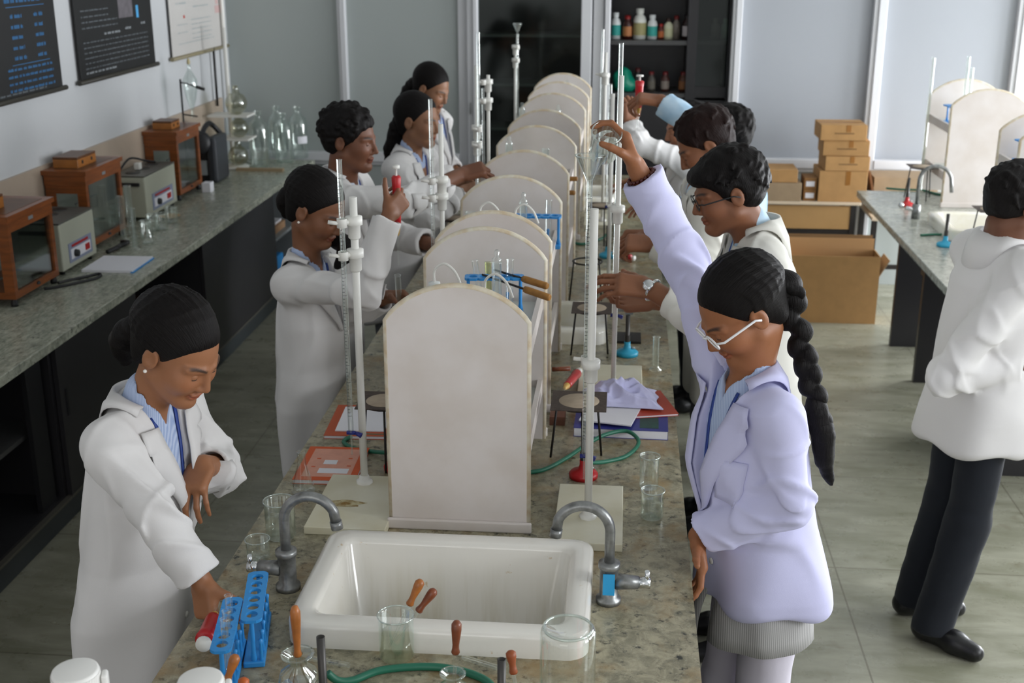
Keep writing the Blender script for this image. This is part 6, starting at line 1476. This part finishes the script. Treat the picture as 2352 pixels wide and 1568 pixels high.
chart(7.73, 8.82, 1.69, 2.75, 'wall_chart', 'white chart with faint coloured diagrams, nearest the far corner', [mat('white_chart', '#c4c1bd', .6), mat('faint_print', '#a2aeb0', .6), mat('diagram_teal', '#8fadb2', .6), mat('diagram_red', '#b8483c', .6), mat('diagram_blue', '#7fb4d8', .6), mat('diagram_pink', '#c9aaa7', .6)], mat('tan_rod', '#8d8468', .5), rows)
# pipes in the far left corner
tag(MB().tube([(-2.86, 8.72, .9), (-2.86, 8.72, 3.09)], .014, 10).build('wall_pipe', M_plastic), 'white vertical pipe in the far left corner', 'pipe')
tag(MB().tube([(-2.87, 8.5, 1.3), (-2.87, 8.5, 1.70)], .009, 8).build('wall_conduit', M_black), 'dark thin conduit under the white chart', 'pipe')
# ------------------------------------------------------------------ bottles in the store cabinet
def chem(px, z, r, h, body, cap, label, lab=None, y=9.28, name='reagent_jar'):
    x = at_y(px, 100, y).x; e = empty(name, (x, y, z+.0005), 0, label, 'bottle', 'bottles in the store cabinet')
    MB().lathe([(0, 0), (r, .002), (r, h*.62), (r*.8, h*.74), (r*.5, h*.80), (r*.5, h*.86)], 20).build('bottle', mat('bottle_'+body.strip('#'), body, .4), e)
    MB().lathe([(r*.62, h*.84), (r*.62, h), (0, h)], 18).build('cap', mat('cap_'+cap.strip('#'), cap, .4), e)
    if lab: MB().lathe([(r*1.015, h*.14), (r*1.015, h*.54)], 20).build('label', mat('label_'+lab.strip('#'), lab, .6), e)
for a in ((1413, 1.722, .036, .19, '#dfe3e3', '#dfe3e3', 'white bottle with a teal label, leftmost on the upper cabinet shelf', '#2f9f96'), (1440, 1.722, .035, .17, '#3b1512', '#8e1a18', 'dark bottle with a red cap and orange label beside the teal one', '#b87848'),
          (1468, 1.722, .047, .22, '#dedfd8', '#dedfd8', 'large white bottle with a beige label on the upper cabinet shelf', '#a39b6c'), (1497, 1.722, .036, .175, '#dfe3e3', '#dfe3e3', 'white bottle with a teal label right of the large white one', '#39a79e'),
          (1517, 1.722, .022, .11, '#5a1d14', '#9e1f1a', 'small red brown bottle between teal and cream bottles', '#b4602f'), (1534, 1.722, .034, .15, '#c9c9ad', '#3a2a22', 'cream bottle with a dark cap on the upper cabinet shelf', '#c4c49f'),
          (1552, 1.722, .028, .17, '#6f675f', '#6d1a18', 'greyish bottle with a red cap behind the cream one', None), (1577, 1.722, .036, .18, '#2b1614', '#1b1010', 'dark brown bottle with a white label, rightmost on the upper cabinet shelf', '#b9b1b1'),
          (1467, 1.345, .033, .17, '#23201f', '#4a1414', 'dark bottle beside the green bag on the lower cabinet shelf', None), (1499, 1.345, .030, .145, '#4e4a44', '#6a1616', 'dim grey bottle on the lower cabinet shelf', '#6b665c'),
          (1531, 1.345, .032, .145, '#4b2a24', '#6a1616', 'brown bottle with a red cap on the lower cabinet shelf', '#8b7f77'), (1573, 1.345, .033, .145, '#56301d', '#6a1616', 'brown bottle with an orange label, rightmost on the lower cabinet shelf', '#8a5a34')): chem(*a)
for px, lb, c_ in ((1641, 'pale pinkish jar behind the cabinet glass', '#8f8583'), (1664, 'pale greenish jar behind the cabinet glass', '#8fa896')): chem(px, 1.722, .03, .15, c_, c_, lb, None, 9.33)
bg = SDF(); q = at_y(1430, 165, 9.28); bg.add(f_ell((q.x, q.y, 1.345+.08), (.075, .07, .09)), 0); bg.add(f_ell((q.x+.03, q.y-.02, 1.345+.05), (.07, .06, .055)), .03); bg.disp(lambda p: .012*wav(p, 40, 3)); bg.cut(f_half((0, 0, 1.346), (0, 0, -1)), .002)
tag(sdf_obj('plastic_bag', bg, .007, mat('green_bag', '#0f8f72', .35)), 'crumpled green plastic bag on the lower cabinet shelf', 'bag')
# ------------------------------------------------------------------ right bench
def tripod2(c, label): make_tripod(c, label, .17)
tripod2((1.83, 7.62), 'far iron tripod on the pale bench on the right')
tripod2((1.90, 6.36), 'near iron tripod in front of the right sink')
make_burner(1.70, 7.66-.28, BT, M_red, 'red footed bunsen burner on the pale bench on the right', .12)
q = bz(2170, 565); make_burner(q.x, q.y, BT, M_cyan, 'blue footed bunsen burner near the man in the white coat', .12)
e = empty('gooseneck_tap', (1.675, 7.03, BT), 0, 'grey gooseneck tap behind the right sink', 'tap')
MB().lathe([(.024, 0), (.024, .08), (.012, .085)], 16, cap0=True).build('body', M_metal, e)
MB().tube([(0, 0, .08), (0, 0, .22)]+[(.085-.085*math.cos(t), -.03*t/PI, .22+.085*math.sin(t)) for t in np.linspace(.2, PI, 12)]+[(.175, -.04, .16)], .0105, 12).build('spout', M_metal, e)
MB().tube([(0, 0, .05), (-.06, -.0, .06)], .012, 10).sphere((-.085, 0, .075), .017).build('handle', M_chrome, e)
hose([(2035, 432, 0), (2070, 435, 0), (2120, 437, 0), (2160, 447, 0), (2195, 447, 0)], 'green hose along the far edge of the pale bench')
hose([(2115, 540, 0), (2150, 538, 0), (2190, 540, 0), (2225, 545, 0)], 'green hose beside the blue footed burner on the pale bench')
Z2 = BT+.4545
for k, (x, y, lb) in enumerate(((1.97, 7.62, 'blue test tube rack on the far shelf rack of the right bench'), (1.99, 6.24, 'blue test tube rack on the near shelf rack at the right edge'))): tube_rack((x, y), .19, lb, .1, Z2, 6, .06, .11)
cylinder((2.03, 7.52), .012, .18, 'glass cylinder behind the blue rack on the right bench', Z2)
for k, (px, py, lb) in enumerate(((2163, 155, 'left glass tube sticking up behind the far right shelf rack'), (2226, 130, 'tall glass tube sticking up behind the far right shelf rack'), (2234, 155, 'short glass tube right of the tall one, far right shelf rack'))):
    P = at_y(px, py, 7.82 if k == 0 else 7.78); cylinder((P.x if k else P.x, P.y), .010, P.z-Z2, lb, Z2) if k else cylinder((1.88, 7.90-.06), .010, .83, lb, BT)
tag(MB().lathe([(0, 0), (.028, .002), (.028, .09), (.012, .12), (.012, .14)], 16, (1.98, 7.55, BT+.174)).build('labelled_bottle', mat('yellow_label', '#b5a94a', .5, noise=.5, nscale=30, col2='#7a4a30')), 'bottle with a yellow label on the lower shelf, right bench', 'bottle')
# bottle held by the man at the right edge
q = at_y(2345, 650, 4.02); e = empty('glass_bottle', (q.x, q.y, q.z-.20), 0, 'clear bottle with a dark label held at the right picture edge', 'bottle')
MB().lathe([(0, 0), (.034, .002), (.034, .26), (.030, .29), (.013, .31), (.013, .34)], 22).build('glass', M_glass2, e); MB().add([(.0345*math.cos(t), .0345*math.sin(t), z) for z in (.17, .20) for t in np.linspace(-3.2, -1.2, 9)], [(k, k+1, 9+k+1, 9+k) for k in range(8)], True).build('label', M_rubber, e)
